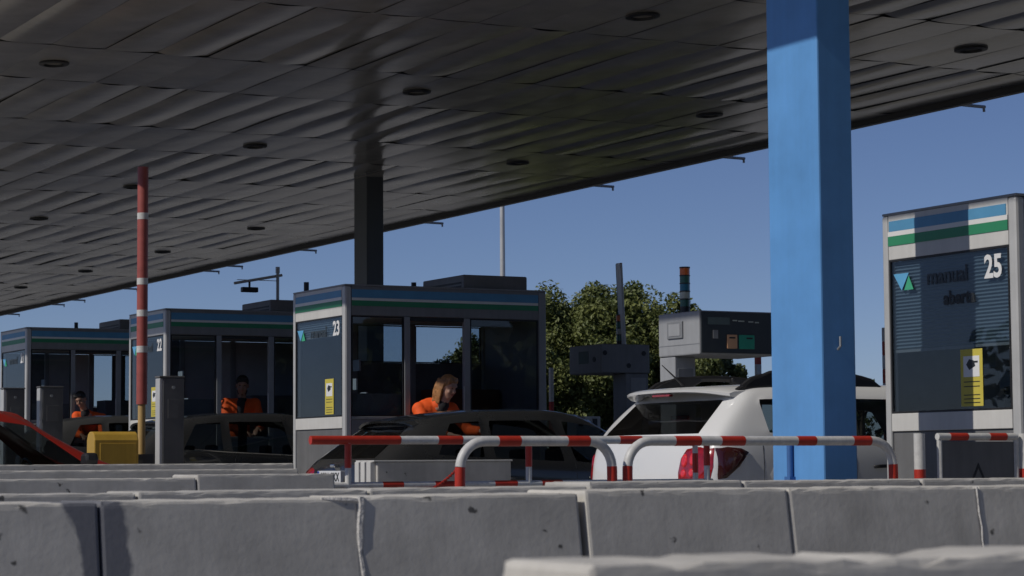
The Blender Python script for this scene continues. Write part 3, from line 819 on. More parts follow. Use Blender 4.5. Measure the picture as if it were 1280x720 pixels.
# ------------------------------------------------------------------ raised barrier and kiosks on the islands
def barrier_gate():
    x, y = -23.02, 7.55; z = ground(-22.9) + .15
    r = thing('barrier_gate', (x, y, z), 'yellow barrier machine with its red arm raised upright', 'barrier gate')
    # housing: round-shouldered cabinet
    t = 1.455 - z; b0 = t - .40
    pr = [(0, b0), (.44, b0), (.44, t - .07), (.41, t - .02), (.36, t), (.08, t), (.03, t - .02), (0, t - .07)]
    h = MB().prism(pr, 'y', -.0, .0001)
    b = MB().prism([(-.26, b0), (0, b0), (0, t - .09), (-.035, t - .025), (-.09, t), (-.17, t), (-.225, t - .025), (-.26, t - .09)], 'y', -.12, .36)
    hs = b.build('housing', 'yellow', r, bevel=.012)
    box('service_door', 'yellow', hs, -.006, .006, -.06, .33, b0 + .03, t - .12, .004)
    box('seam', 'gasket', hs, .0, .0065, -.07, .34, b0 + .012, b0 + .024, 0)
    MB().tube([(.004, .15, b0 + .05), (.012, .15, b0 + .05)], .012, 8).build('lock', 'black', hs)
    box('pedestal', 'kiosk', r, -.22, -.03, -.06, .30, -.02, b0 - .001, .01)
    # arm: ochre butt, faded red tube with pale bands
    ax, ay = -.38, .52
    za, ze = 1.30 - z, 4.29 - z
    arm = MB().tube([(ax, ay, za - .32), (ax, ay, 1.75 - z)], .042, 10).build('arm_butt', 'yellow_pole', r, smooth=True)
    MB().tube([(ax, ay, 1.75 - z), (ax, ay, ze)], .058, 14).build('arm', 'arm_red', r, smooth=True)
    for zz in (3.76, 2.72, 1.93, 3.06):
        if zz in (1.93,): continue
        MB().tube([(ax, ay, zz - z - .035), (ax, ay, zz - z + .035)], .0597, 14).build('pale_band', 'rail_white', r, smooth=True)
    MB().tube([(ax, ay, 2.30 - z), (ax, ay, 2.37 - z)], .0597, 14).build('pale_band', 'rail_white', r, smooth=True)
    box('hinge_block', 'kiosk', r, ax - .08, -.2, ay - .12, ay + .08, za - .40, za - .08, .01)
    box('link_bar', 'kiosk', r, -.3, -.1, .30, .44, za - .38, za - .14, .01)
barrier_gate()

def kiosk(x, y, zt, label, w=.14, d=.28):
    z = ground(x) + .15
    r = thing('ticket_pillar', (x, y, z), label, 'ticket pillar', 'grey ticket pillars before the booths')
    h = zt - z
    box('pillar_body', 'kiosk', r, -w, 0, .035, d, -.01, h, .008)
    box('front_trim', 'alu', r, -w + .004, -.004, 0, .0345, -.01, h - .006, .006)
    box('cap', 'kiosk', r, -w - .006, .006, -.004, d + .006, h + .001, h + .02, .005)
    MB().tube([(.0, .15, h - .10), (.012, .15, h - .10)], .018, 10).build('lock', 'galv', r)
    box('reader', 'kiosk', r, .001, .006, .09, d - .06, h - .42, h - .22, .002)
    return r
kiosk(-22.78, 8.05, 2.01, 'tall grey ticket pillar in front of booth 22', d=.27)
kiosk(-28.1, 8.36, 2.085, 'grey ticket pillar with bright edge in front of booth 21', d=.30)
kiosk(-28.1, 7.90, 2.062, 'leftmost grey ticket pillar, just above the red car roof', d=.27)

# ------------------------------------------------------------------ automatic payment machines
def stack_light(r, x, y, z, h, cols, rad=.04):
    p = MB().tube([(x, y, z), (x, y, z + h * .12)], rad * .9, 12).build('stack_light', 'black', r, smooth=True)
    n = len(cols); u = h * .88 / n
    for i, c in enumerate(cols):
        z0 = z + h * .12 + i * u
        MB().tube([(x, y, z0 + u * .14), (x, y, z0 + u)], rad * .93, 12).build('lamp_lens', c, p, smooth=True)
        MB().tube([(x, y, z0), (x, y, z0 + u * .14)], rad, 12).build('lamp_ring', 'black', p, smooth=True)
    MB().tube([(x, y, z + h), (x, y, z + h + .012)], rad, 12).build('lamp_cap', 'black', p, smooth=True)

def machine_near():
    x, y = -15.76, 10.19; z = ground(-16.3) + .15
    r = thing('payment_machine', (x, y, z), 'T-shaped light grey payment machine with dark panel, behind the white car', 'payment machine', 'automatic payment machines')
    zb, zt = 1.970 - z, 2.330 - z
    hd = box('head', 'machine', r, -.645, -.012, 0, .80, zb, zt, .012)
    box('seam', 'machine_dark', hd, -.64, -.018, -.002, .001, zb + .085, zb + .092, 0)
    f = box('front_cover', 'machine_dark', hd, -.49, -.255, -.014, .001, zt - .215, zt - .075, .004)
    box('cover_plate', 'machine', hd, -.46, -.285, -.018, -.0145, zt - .195, zt - .095, .003)
    pn = box('service_panel', 'machine_panel', r, -.0115, .004, .012, .79, zb + .012, zt - .012, .003)
    box('display', 'screen', pn, .0042, .007, .07, .285, zt - .115, zt - .055, 0)
    for k, (a, b_) in enumerate(((.315, .36), (.37, .43), (.47, .52), (.535, .575))):
        box('printed_line', 'lamp_clear', pn, .0042, .005, a, b_, zt - .083 - .004 * k, zt - .073 - .004 * k, 0)
    box('coin_slot', 'peach', pn, .0042, .012, .255, .355, zb + .05, zb + .165, .004)
    box('slot_mouth', 'black', pn, .0121, .013, .275, .335, zb + .132, zb + .146, 0)
    box('card_slot', 'teal', pn, .0042, .012, .372, .525, zb + .048, zb + .165, .004)
    box('slot_mouth', 'black', pn, .0121, .013, .445, .505, zb + .13, zb + .144, 0)
    box('intercom', 'machine_dark', pn, .0042, .008, .12, .17, zb + .13, zb + .2, .002)
    st = box('stem', 'machine', r, -.65, -.41, .012, .215, -.01, zb - .001, .01)
    box('stem_door', 'machine_dark', st, -.4095, -.406, .04, .19, .12, zb - .1, .003)
    stack_light(r, -.38, .10, zt, .375, ['lamp_green', 'lamp_clear', 'lamp_blue', 'lamp_green', 'lamp_orange'], .045)
machine_near()

def machine_far():
    x, y = -22.2, 13.03; z = ground(-22.5) + .15
    r = thing('payment_machine', (x, y, z), 'dark grey payment machine in the shade before the trees', 'payment machine', 'automatic payment machines')
    zb, zt = 2.105 - z, 2.43 - z
    hd = box('head', 'machine_dark', r, -.72, 0, 0, .64, zb, zt, .012)
    box('grille', 'screen', hd, -.50, -.28, -.004, .001, zt - .21, zt - .07, .003)
    for yy, zz in ((.05, zt - .10), (.56, zt - .10), (.36, zt - .24)):
        MB().tube([(-.002, yy, zz), (.006, yy, zz)], .028, 10).build('button', 'black', hd)
    MB().tube([(-.15, .002, zt - .17), (-.15, -.006, zt - .17)], .032, 10).build('button', 'black', hd)
    st = box('stem', 'machine_dark', r, -.30, -.02, .33, .63, -.01, zb - .001, .01)
    box('stem_door', 'machine', st, -.0195, -.0165, .40, .60, .2, zb - .05, .003)
    stack_light(r, -.25, .40, zt, .34, ['lamp_green', 'lamp_clear', 'lamp_green', 'lamp_orange'], .045)
machine_far()
def grey_arm():
    x, y = -22.4, 13.42; z = ground(x) + .15
    r = thing('raised_arm', (x, y, z), 'pale grey upright barrier arm behind the dark payment machine', 'barrier arm')
    h = 3.37 - z
    b = MB().prism([(-.05, 0), (.05, 0), (.05, .03), (-.05, .03)], 'z', .95, h)
    a = b.build('arm', 'alu', r, bevel=.006); a.rotation_euler = (R(2.6), 0, 0); a.location = (0, .10, 0)
    box('edge_strip', 'lamp_blue', a, -.056, -.0505, 0, .032, .96, h - .01, 0)
    box('arm_cabinet', 'machine_dark', r, -.16, .14, -.02, .30, -.01, 1.05, .015)
    box('cabinet_lid', 'machine', r, -.175, .155, -.035, .315, 1.052, 1.09, .01)
grey_arm()

def marker_post(x, y, zt, label, stripes, w=.05, zb=0.0):
    z = ground(x)
    r = thing('marker_post', (x, y, z), label, 'marker post', 'red and white marker posts')
    h = zt - z; n = len(stripes); u = h / n
    for i, c in enumerate(stripes):
        box('stripe', c, r, -w / 2, w / 2, -w / 2, w / 2, i * u, (i + 1) * u - .0006, .004)
    box('foot', 'galv', r, -.09, .09, -.09, .09, -.002, .02, .003)
RWS = ['rail_white', 'rail_red']
marker_post(-23.6, 13.17, 2.22, 'thin red and white post beside the rear corner of booth 23', ['rail_red'] * 3 + ['rail_red', 'rail_white'], .045)
marker_post(-26.5, 18.08, 2.60, 'thin red and white post under the light grey payment machine', RWS * 8, .07)
marker_post(-22.2, 17.0, 2.70, 'tall red and white post just left of booth 25', RWS * 7 + ['rail_white'], .065)

# ------------------------------------------------------------------ cars
FR = [-1, -.82, -.3, .3, .82, 1]
def car(name, loc, P, paint, label, glass_rear, group='cars passing the toll', plate=None, suv=False, lower=None):
    """P: stations from rear to front; each = (ys[6], zs[6], hws[6]); cage is smoothed, then cut into body and panes"""
    r = thing(name, loc, label, 'car', group)
    S = P['st']; n = len(S); NR = 20
    verts = []; ring = []
    for (ys_, zs, hs) in S:
        idx = []
        def add(p): verts.append(p); idx.append(len(verts) - 1)
        for l in range(6): add((hs[l], ys_[l], zs[l]))
        for c in (4, 3, 2, 1): add((hs[5] * FR[c], ys_[5], zs[5] + P.get('camber', .025) * (1 - FR[c] ** 2)))
        for l in range(5, -1, -1): add((-hs[l], ys_[l], zs[l]))
        for c in (1, 2, 3, 4): add((hs[0] * FR[c], ys_[0], zs[0]))
        ring.append(idx)
    faces = []; mi = []
    regs = ['body']; names = {'body': 0}
    def reg(nm):
        if nm not in names: names[nm] = len(regs); regs.append(nm)
        return names[nm]
    for s in range(n - 1):
        for k in range(NR):
            k2 = (k + 1) % NR
            faces.append((ring[s][k], ring[s][k2], ring[s + 1][k2], ring[s + 1][k]))
            m_ = 0
            if k == 3 and s in P['win']: m_ = reg('window_r%d' % s)
            elif k == 11 and s in P['win']: m_ = reg('window_l%d' % s)
            elif 6 <= k <= 8 and s == P['wind']: m_ = reg('windscreen')
            elif k in (0, 14) and lower: m_ = reg('cladding')
            elif 15 <= k <= 19: m_ = reg('underbody')
            mi.append(m_)
    # caps
    for end, s in ((0, 0), (1, n - 1)):
        g = [[None] * 6 for _ in range(6)]
        for l in range(6):
            g[l][5] = ring[s][l]; g[l][0] = ring[s][15 - l]
        for c, k in zip((4, 3, 2, 1), (6, 7, 8, 9)): g[5][c] = ring[s][k]
        for c, k in zip((1, 2, 3, 4), (16, 17, 18, 19)): g[0][c] = ring[s][k]
        ys_, zs, hs = S[s]; bul = (-1 if end == 0 else 1) * P.get('bulge', .05)
        for l in range(1, 5):
            for c in range(1, 5):
                verts.append((hs[l] * FR[c], ys_[l] + bul * (1 - FR[c] ** 2), zs[l])); g[l][c] = len(verts) - 1
        for c in range(1, 5):
            for l in (0, 5):
                p = verts[g[l][c]]; verts[g[l][c]] = (p[0], p[1] + bul * (1 - FR[c] ** 2) * .8, p[2])
        for l in range(5):
            for c in range(5):
                q = (g[l][c], g[l][c + 1], g[l + 1][c + 1], g[l + 1][c])
                faces.append(q if end == 0 else q[::-1])
                m_ = 0
                if end == 0 and l == 3 and 1 <= c <= 3: m_ = reg('rear_window')
                elif l == 0 and lower: m_ = reg('cladding')
                mi.append(m_)
    me = bpy.data.meshes.new('cage'); me.from_pydata(verts, [], faces)
    for i in regs: me.materials.append(None)
    me.polygons.foreach_set('material_index', mi)
    bm = bmesh.new(); bm.from_mesh(me); bmesh.ops.recalc_face_normals(bm, faces=bm.faces)
    cl = bm.edges.layers.float.new('crease_edge')
    for e in bm.edges:
        if len(e.link_faces) == 2 and e.link_faces[0].material_index != e.link_faces[1].material_index:
            e[cl] = .95
    vl = bm.verts.layers.float.new('crease_vert')
    for v_ in bm.verts:
        if len({f_.material_index for f_ in v_.link_faces}) > 1: v_[vl] = .62
    bm.to_mesh(me); bm.free()
    tmp = bpy.data.objects.new('cage', me); COL.objects.link(tmp)
    sd_ = tmp.modifiers.new('s', 'SUBSURF'); sd_.levels = 3; sd_.render_levels = 3
    dg = bpy.context.evaluated_depsgraph_get(); em = bpy.data.meshes.new_from_object(tmp.evaluated_get(dg))
    bpy.data.objects.remove(tmp)
    vs = [v.co.copy() for v in em.vertices]
    fs = {}
    for p in em.polygons: fs.setdefault(p.material_index, []).append(tuple(p.vertices))
    bvh = BVHTree.FromPolygons(vs, [f for ff in fs.values() for f in ff])
    def part(idx, nm, m, par):
        used = {}; v2 = []; f2 = []
        for f in fs.get(idx, []):
            q = []
            for i in f:
                if i not in used: used[i] = len(v2); v2.append(vs[i])
                q.append(used[i])
            f2.append(q)
        mm = bpy.data.meshes.new(nm); mm.from_pydata(v2, [], f2)
        for p in mm.polygons: p.use_smooth = True
        return link(nm, mm, m, par)
    body = part(0, 'body', paint, r)
    for nm, i in names.items():
        if nm == 'body': continue
        if nm.startswith('window'): part(i, 'side_window', glass_rear if nm[8:] in P.get('dark', ()) else 'car_glass', r)
        elif nm == 'windscreen': part(i, 'windscreen', 'car_glass', r)
        elif nm == 'rear_window': part(i, 'rear_window', glass_rear, r)
        elif nm == 'cladding': part(i, 'cladding', 'black', r)
        elif nm == 'underbody': part(i, 'underbody', 'black', r)
    # patch laid on the bodywork: outline in (u, z), cast along an axis
    def patch(nm, m, par, outline, axis, off=.006, res=9, thick=.012):
        us = [p[0] for p in outline]; zs_ = [p[1] for p in outline]
        pts = [Vector((p[0], p[1])) for p in outline]
        c = sum(pts, Vector((0, 0))) / len(pts)
        rings = []
        for t in (1.0, .8, .55, .3): rings.append([c + (p - c) * t for p in pts])
        rings.append([c])
        v = []; f = []; m_ = len(pts)
        def cast(p):
            if axis == 'y': o, d = Vector((p.x, -3, p.y)), Vector((0, 1, 0))
            elif axis == '-y': o, d = Vector((p.x, 9, p.y)), Vector((0, -1, 0))
            else: o, d = Vector((3, p.x, p.y)), Vector((-1, 0, 0))
            h, nrm, _, _ = bvh.ray_cast(o, d)
            if h is None: return None
            if nrm.dot(d) > 0: nrm = -nrm
            return h, nrm
        hit = None
        ok = True
        for ri, rg in enumerate(rings):
            for p in rg:
                h = cast(p)
                if h is None: h = hit
                if h is None: return None
                hit = h; v.append(h[0] + h[1] * off * (1 if ri else .2))
        for ri in range(3):
            for i in range(m_):
                j = (i + 1) % m_; f.append((ri * m_ + i, ri * m_ + j, (ri + 1) * m_ + j, (ri + 1) * m_ + i))
        for i in range(m_): f.append((3 * m_ + i, 3 * m_ + (i + 1) % m_, 4 * m_))
        mm = bpy.data.meshes.new(nm); mm.from_pydata(v, [], f)
        bm = bmesh.new(); bm.from_mesh(mm); bmesh.ops.recalc_face_normals(bm, faces=bm.faces); bm.to_mesh(mm); bm.free()
        for p in mm.polygons: p.use_smooth = True
        return link(nm, mm, m, par)
    # wheels
    for y in P['wheels']:
        for sx in (-1, 1):
            xw = sx * (P['hw'] - .085); rad = P.get('rad', .33)
            w = MB().tube([(xw - sx * .09, y, rad), (xw + sx * .09, y, rad)], rad, 28).build('wheel', 'tyre', r, bevel=.03)
            rm = MB().tube([(xw + sx * .086, y, rad), (xw + sx * .096, y, rad)], rad * .68, 24).build('rim', 'rim', w)
            MB().tube([(xw + sx * .07, y, rad), (xw + sx * .1, y, rad)], rad * .16, 12).build('hub', 'black', w)
            MB().tube([(sx * (P['hw'] - .16), y, rad + .02), (sx * (P['hw'] - .012), y, rad + .02)], rad * 1.14, 28).build('wheel_arch', 'black', r, smooth=True)
    # seats
    for y, zh in P['seats']:
        for sx in (-.36, .36):
            b = MB().prism([(y, .45), (y + .10, .45), (y - .06, zh - .16), (y - .15, zh - .18)], 'x', sx - .24, sx + .24)
            s_ = b.build('seat', 'seat', r, bevel=.03)
            MB().box(sx - .12, sx + .12, y - .17, y - .08, zh - .15, zh + .03).build('headrest', 'seat', s_, bevel=.03)
    box('dashboard', 'seat', r, -.66, .66, P['dash'][0], P['dash'][0] + .5, .6, P['dash'][1], .04)
    MB().tube([(-.36 + .17 * math.cos(t), P['dash'][0] - .10 - .05 * math.sin(t), P['dash'][1] - .06 + .16 * math.sin(t)) for t in [2 * math.pi * i / 20 for i in range(21)]], .013, 6).build('steering_wheel', 'black', r, smooth=True)
    # mirrors
    for sx in (-1, 1):
        my, mz = P['mirror']
        b = MB().prism([(sx * (P['hw'] + d), mz + e) for d, e in ((-.02, -.05), (.14, -.055), (.165, .0), (.14, .06), (.0, .055))], 'y', my - .05, my + .06); b.build('wing_mirror', 'black', r, bevel=.025)
        MB().tube([(sx * (P['hw'] - .08), my + .02, mz - .04), (sx * (P['hw'] + .05), my + .01, mz - .03)], .02, 6).build('mirror_stalk', 'black', r)
    return r, patch, bvh

def mk(rows):
    """rows of (ys, zs, hws) given for five levels plus the roof edge"""
    return [tuple(tuple(a) for a in row) for row in rows]

SUV = dict(hw=.90, camber=.03, bulge=.05, rad=.35, wheels=(.88, 3.55), win=(2, 4, 6), wind=7, dark=('r2', 'l2', 'r4', 'l4'),
  seats=((1.35, 1.18), (2.35, 1.18)), dash=(2.95, 1.02), mirror=(2.95, 1.16), st=mk([
  ((.16, .02, .03, .09, .35, .46), (.36, .60, 1.02, 1.235, 1.545, 1.635), (.74, .80, .82, .80, .735, .67)),
  ((.26, .14, .13, .18, .44, .54), (.30, .60, 1.04, 1.25, 1.555, 1.655), (.84, .885, .905, .875, .775, .68)),
  ((.62, .56, .54, .52, .50, .68), (.27, .58, 1.05, 1.24, 1.545, 1.665), (.86, .90, .915, .885, .77, .68)),
  ((1.22, 1.22, 1.20, 1.12, 1.02, 1.05), (.26, .56, 1.04, 1.20, 1.56, 1.685), (.86, .90, .915, .885, .765, .68)),
  ((1.32, 1.32, 1.30, 1.22, 1.12, 1.15), (.26, .56, 1.03, 1.19, 1.56, 1.685), (.86, .90, .915, .885, .765, .68)),
  ((2.08, 2.08, 2.08, 2.06, 2.04, 2.04), (.25, .55, 1.00, 1.15, 1.555, 1.68), (.86, .90, .91, .88, .76, .68)),
  ((2.18, 2.18, 2.18, 2.16, 2.14, 2.14), (.25, .55, 1.00, 1.145, 1.55, 1.675), (.86, .90, .91, .88, .76, .68)),
  ((2.98, 2.98, 3.00, 3.02, 2.62, 2.58), (.25, .55, .97, 1.09, 1.50, 1.62), (.86, .90, .905, .87, .70, .63)),
  ((3.16, 3.16, 3.18, 3.20, 3.18, 3.16), (.26, .55, .95, 1.05, 1.09, 1.10), (.86, .90, .90, .86, .80, .72)),
  ((3.80, 3.80, 3.80, 3.78, 3.76, 3.74), (.27, .55, .88, .99, 1.03, 1.05), (.85, .89, .88, .83, .77, .66)),
  ((4.18, 4.24, 4.22, 4.18, 4.14, 4.10), (.30, .55, .80, .90, .95, .97), (.78, .82, .80, .76, .70, .6))]))
def low(z): return z if z < 1.235 else 1.235 + (z - 1.235) * .80
SUV['st'] = [(a, tuple(low(z) for z in b), c) for a, b, c in SUV['st']]
HATCH = dict(hw=.89, camber=.03, bulge=.07, wheels=(.80, 3.42), win=(2, 4, 6), wind=7, dark=(),
  seats=((1.30, 1.06), (2.25, 1.06)), dash=(2.85, .92), mirror=(2.85, 1.0), st=mk([
  ((.14, .0, .06, .16, .58, .62), (.32, .55, .88, 1.00, 1.30, 1.345), (.72, .78, .80, .76, .60, .54)),
  ((.24, .12, .16, .26, .70, .74), (.24, .52, .90, 1.02, 1.315, 1.37), (.82, .87, .89, .85, .68, .58)),
  ((.62, .60, .62, .66, .86, .90), (.20, .48, .91, 1.03, 1.32, 1.395), (.84, .885, .90, .86, .69, .60)),
  ((1.18, 1.18, 1.16, 1.14, 1.16, 1.18), (.19, .46, .90, 1.00, 1.345, 1.425), (.84, .885, .90, .86, .685, .60)),
  ((1.27, 1.27, 1.25, 1.23, 1.24, 1.26), (.19, .46, .90, 1.00, 1.35, 1.43), (.84, .885, .90, .86, .685, .60)),
  ((2.02, 2.02, 2.00, 1.98, 1.92, 1.92), (.18, .45, .87, .96, 1.355, 1.44), (.84, .885, .895, .855, .68, .60)),
  ((2.11, 2.11, 2.09, 2.07, 2.01, 2.01), (.18, .45, .87, .96, 1.35, 1.435), (.84, .885, .895, .855, .68, .60)),
  ((2.90, 2.90, 2.92, 2.96, 2.42, 2.38), (.18, .45, .83, .91, 1.30, 1.39), (.84, .885, .885, .84, .63, .56)),
  ((3.08, 3.08, 3.10, 3.16, 3.12, 3.08), (.19, .45, .82, .88, .915, .93), (.84, .885, .88, .83, .76, .68)),
  ((3.75, 3.75, 3.74, 3.72, 3.70, 3.66), (.20, .46, .74, .80, .84, .86), (.83, .87, .85, .80, .72, .62)),
  ((4.14, 4.24, 4.20, 4.15, 4.10, 4.06), (.24, .48, .64, .70, .745, .765), (.74, .78, .76, .72, .66, .55))]))

def arc_poly(pts): return pts

# --- white off-road car
def white_car():
    x, y = -14.45, 8.82
    r, patch, bvh = car('off_road_car', (x, y, ground(x)), SUV, 'car_white', 'white off-road car with black roof rails behind the blue column', 'privacy_glass', suv=True, lower=True)
    # tail lamp wrapping round each rear corner
    for sx in (-1, 1):
        if sx < 0:        # from behind only the narrow inner strip of this lamp shows
            patch('tail_lamp', 'tail_red', r, [(-.80, .90), (-.79, 1.10), (-.835, 1.11), (-.84, .92)], 'y', off=.014); continue
        o1 = [(sx * a, b) for a, b in ((.50, .86), (.485, .96), (.505, 1.06), (.56, 1.125), (.68, 1.14), (.825, 1.13), (.835, 1.0), (.82, .90), (.72, .855), (.60, .84))]
        tl = patch('tail_lamp', 'tail_red', r, o1, 'y', off=.018)
        for (cx, cz, rx, rz, m) in ((.57, 1.04, .035, .055, 'tail_bright'), (.665, 1.05, .035, .055, 'tail_bright'), (.57, .95, .032, .035, 'tail_bright'), (.665, .955, .032, .035, 'tail_bright'), (.59, .885, .05, .013, 'tail_clear'), (.70, .90, .035, .013, 'tail_clear')):
            patch('lamp_cell', m, tl or r, [(sx * (cx + rx * math.cos(t)), cz + rz * math.sin(t)) for t in [2 * math.pi * i / 10 for i in range(10)]], 'y', off=.026)
    side = patch('tail_lamp_wrap', 'tail_dark', r, [(.10, .91), (.16, .92), (.26, 1.0), (.34, 1.10), (.28, 1.128), (.18, 1.138), (.10, 1.13)], 'x', off=.016)
    patch('fuel_flap', 'car_white', r, [(.62 + .11 * math.cos(t), .94 + .085 * math.sin(t)) for t in [R(45) + 2 * math.pi * i / 8 for i in range(8)]], 'x', off=.004)
    # roof spoiler over the rear window
    b = MB(); nx = 12; v = []; f = []
    prof = [(q + .10, low(z)) for q, z in ((.24, 1.675), (.10, 1.662), (.055, 1.645), (.06, 1.622), (.12, 1.607), (.20, 1.615))]
    for i in range(nx + 1):
        t = -1 + 2 * i / nx; dy = .15 * t ** 6 + .02 * t * t; dz = -.015 * t * t - .025 * t ** 6; w = .68
        for (py, pz) in prof: v.append((w * t * (1 - .0 * abs(t)), py + dy, pz + dz))
    m_ = len(prof)
    for i in range(nx):
        for j in range(m_ - 1): a = i * m_ + j; f.append((a, a + 1, a + m_ + 1, a + m_))
    f.append(tuple(range(m_))); f.append(tuple(range(nx * m_, nx * m_ + m_)))
    sp = b.add(v, f).build('roof_spoiler', 'car_white', r, smooth=True)
    box('brake_lamp', 'tail_red', sp, -.12, .12, .168, .20, low(1.585), low(1.606), .004)
    MB().tube([(.02, .36, 1.60), (.02, .32, 1.63), (.02, .17, 1.75)], [.016, .008, .003], 6).build('antenna', 'black', r, smooth=True)
    # roof rails with chunky feet
    for sx in (-1, 1):
        pts = []; rad = []
        for i in range(17):
            t = i / 16; yy = .46 + t * 1.22; h = math.sin(math.pi * t) ** .38
            pts.append((sx * (.645 - .015 * math.sin(math.pi * t)), yy, low(1.655) + .028 * math.sin(math.pi * t) + .085 * h)); rad.append(.024)
        rl = MB().tube(pts, rad, 8).build('roof_rail', 'black', r, smooth=True)
        for y0, y1 in ((.40, .92), (1.20, 1.74)):
            yb = [(y0, 1.63), (y0 + (y1 - y0) * .3, 1.715), (y0 + (y1 - y0) * .62, 1.775), (y1, 1.775), (y1, 1.735), (y0 + (y1 - y0) * .7, 1.66)] if y0 < 1 else [(y0, 1.735), (y0, 1.775), (y0 + .2, 1.77), (y0 + .38, 1.71), (y1, 1.61), (y0 + .2, 1.66)]
            yb = [(q, z - .082) for q, z in yb]
            MB().prism(yb[::-1], 'x', sx * .63 - .035, sx * .63 + .035).build('rail_foot', 'black', rl, bevel=.012)
    # wiper, tailgate handle, number plate
    MB().tube([(.0, .05, 1.20), (-.25, .10, 1.235), (-.42, .11, 1.25)], .009, 6).build('rear_wiper', 'black', r)
    pl = box('number_plate', 'plate', r, -.26, .26, -.055, -.035, .74, .85, .004)
    box('bumper_step', 'black', r, -.72, .72, -.05, .1, .42, .55, .03)
    # door seams as narrow recess strips
    for yy in (.46, 1.27, 2.14):
        patch('door_seam', 'gasket', r, [(yy, .45), (yy + .007, .45), (yy + .007, 1.20), (yy, 1.20)], 'x', off=.0015)
    for yy in (1.42, 2.3): patch('door_handle', 'black', r, [(yy, .98), (yy + .17, .985), (yy + .17, 1.01), (yy, 1.005)], 'x', off=.03)
    # parking papers stuck inside the front side pane
    pp = MB()
    for i in range(4):
        pp.box(-.002, .002, .03 * i, .16, .0 + .05 * i, .04 + .05 * i)
    o = pp.build('window_sticker', 'lamp_clear', r); o.location = (.80, 2.62, 1.14)
    for sx in (-1, 1): patch('head_lamp', 'lamp_clear', r, [(sx * a, b) for a, b in ((.45, .72), (.76, .74), (.74, .86), (.5, .84))], '-y', off=.012)
white_car()

def hatch_details(r, patch, paint, plate_text=None, lamps=True, chrome=False):
    for sx in (-1, 1):
        o1 = [(sx * a, b) for a, b in ((.50, .80), (.52, .90), (.66, .93), (.83, .92), (.85, .84), (.80, .76), (.62, .76))]
        tl = patch('tail_lamp', 'tail_red', r, o1, 'y', off=.014)
        patch('lamp_cell', 'tail_clear', tl or r, [(sx * a, b) for a, b in ((.60, .80), (.60, .84), (.78, .85), (.78, .81))], 'y', off=.02)
        patch('head_lamp', 'lamp_clear', r, [(sx * a, b) for a, b in ((.40, .56), (.70, .58), (.70, .66), (.48, .66))], '-y', off=.012)
    pl = box('number_plate', 'plate', r, -.26, .26, -.030, .03, .785, .895, .003)
    box('plate_band', 'plate_blue', pl, -.26, -.22, -.0315, -.0302, .788, .892, 0)
    if plate_text: lettering('plate_text', plate_text, 'text_dark', pl, .105, (.02, -.0306, .803), (R(90), 0, 0), bold=.003, sx=.9)
    # roof spoiler
    b = MB(); nx = 10; v = []; f = []
    prof = [(.86, 1.402), (.60, 1.372), (.47, 1.352), (.485, 1.332), (.62, 1.33), (.80, 1.36)]
    for i in range(nx + 1):
        t = -1 + 2 * i / nx
        for (py, pz) in prof: v.append((.58 * t, py + .06 * t * t, pz - .02 * t * t - .03 * t ** 6))
    m_ = len(prof)
    for i in range(nx):
        for j in range(m_ - 1): a = i * m_ + j; f.append((a, a + 1, a + m_ + 1, a + m_))
    f.append(tuple(range(m_))); f.append(tuple(range(nx * m_, nx * m_ + m_)))
    b.add(v, f).build('roof_spoiler', 'car_black', r, smooth=True)
    box('badge', 'chrome', r, -.05, .05, -.0, .05, .925, .955, .008)
    MB().tube([(0, .1, .98), (-.2, .2, 1.03), (-.36, .21, 1.04)], .008, 6).build('rear_wiper', 'black', r)
    for yy in (1.26, 2.07):
        patch('door_seam', 'gasket', r, [(yy, .38), (yy + .007, .38), (yy + .007, .98), (yy, .98)], 'x', off=.0015)
    for yy in (1.36, 2.2): patch('door_handle', 'chrome' if chrome else paint, r, [(yy, .80), (yy + .17, .805), (yy + .17, .83), (yy, .825)], 'x', off=.03)
    # bright pillar trims
    if chrome:
        for sx in (1,):
            MB().tube([(sx * .885, .78, 1.035), (sx * .905, 1.2, 1.005), (sx * .90, 2.0, .965), (sx * .88, 2.9, .925)], .007, 6).build('window_trim', 'chrome', r, smooth=True)

def hatch(x, y, paint, label, glass='car_glass', plate=None, chrome=False):
    r, patch, bvh = car('hatchback_car', (x, y, ground(x)), HATCH, paint, label, glass)
    hatch_details(r, patch, paint, plate, chrome=chrome)
    return r
hatch(-19.32, 8.48, 'car_black', 'dark grey hatchback with white number plate stopped at booth 23', 'privacy_glass', '0596 GKX')
hatch(-24.92, 8.12, 'car_black', 'black car stopped at booth 22, behind the ticket pillar', 'car_glass', chrome=True)
hatch(-30.55, 8.58, 'car_grey', 'dark car stopped at booth 21, above the yellow housing', 'car_glass')
hatch(-19.42, 3.06, 'car_red', 'bright red car with sloping windscreen at the left edge', 'car_glass', chrome=False)
hatch(-30.2, 17.6, 'car_black', 'dark car parked in the shade beyond booth 23', 'privacy_glass')

# small pale cabinet beyond the lanes
def cabinet():
    x, y = -25.6, 14.65; z = ground(x)
    r = thing('control_cabinet', (x, y, z), 'small pale cabinet with two dark vents below the dark payment machine', 'cabinet')
    h = 1.70 - z
    box('case', 'white_panel', r, -.25, 0, 0, .36, .02, h, .01)
    for ya in (.03, .24): box('vent', 'black', r, .0005, .006, ya, ya + .07, h - .13, h - .03, .002)
    box('plinth', 'island', r, -.28, .03, -.03, .39, -.02, .06, .006)
cabinet()

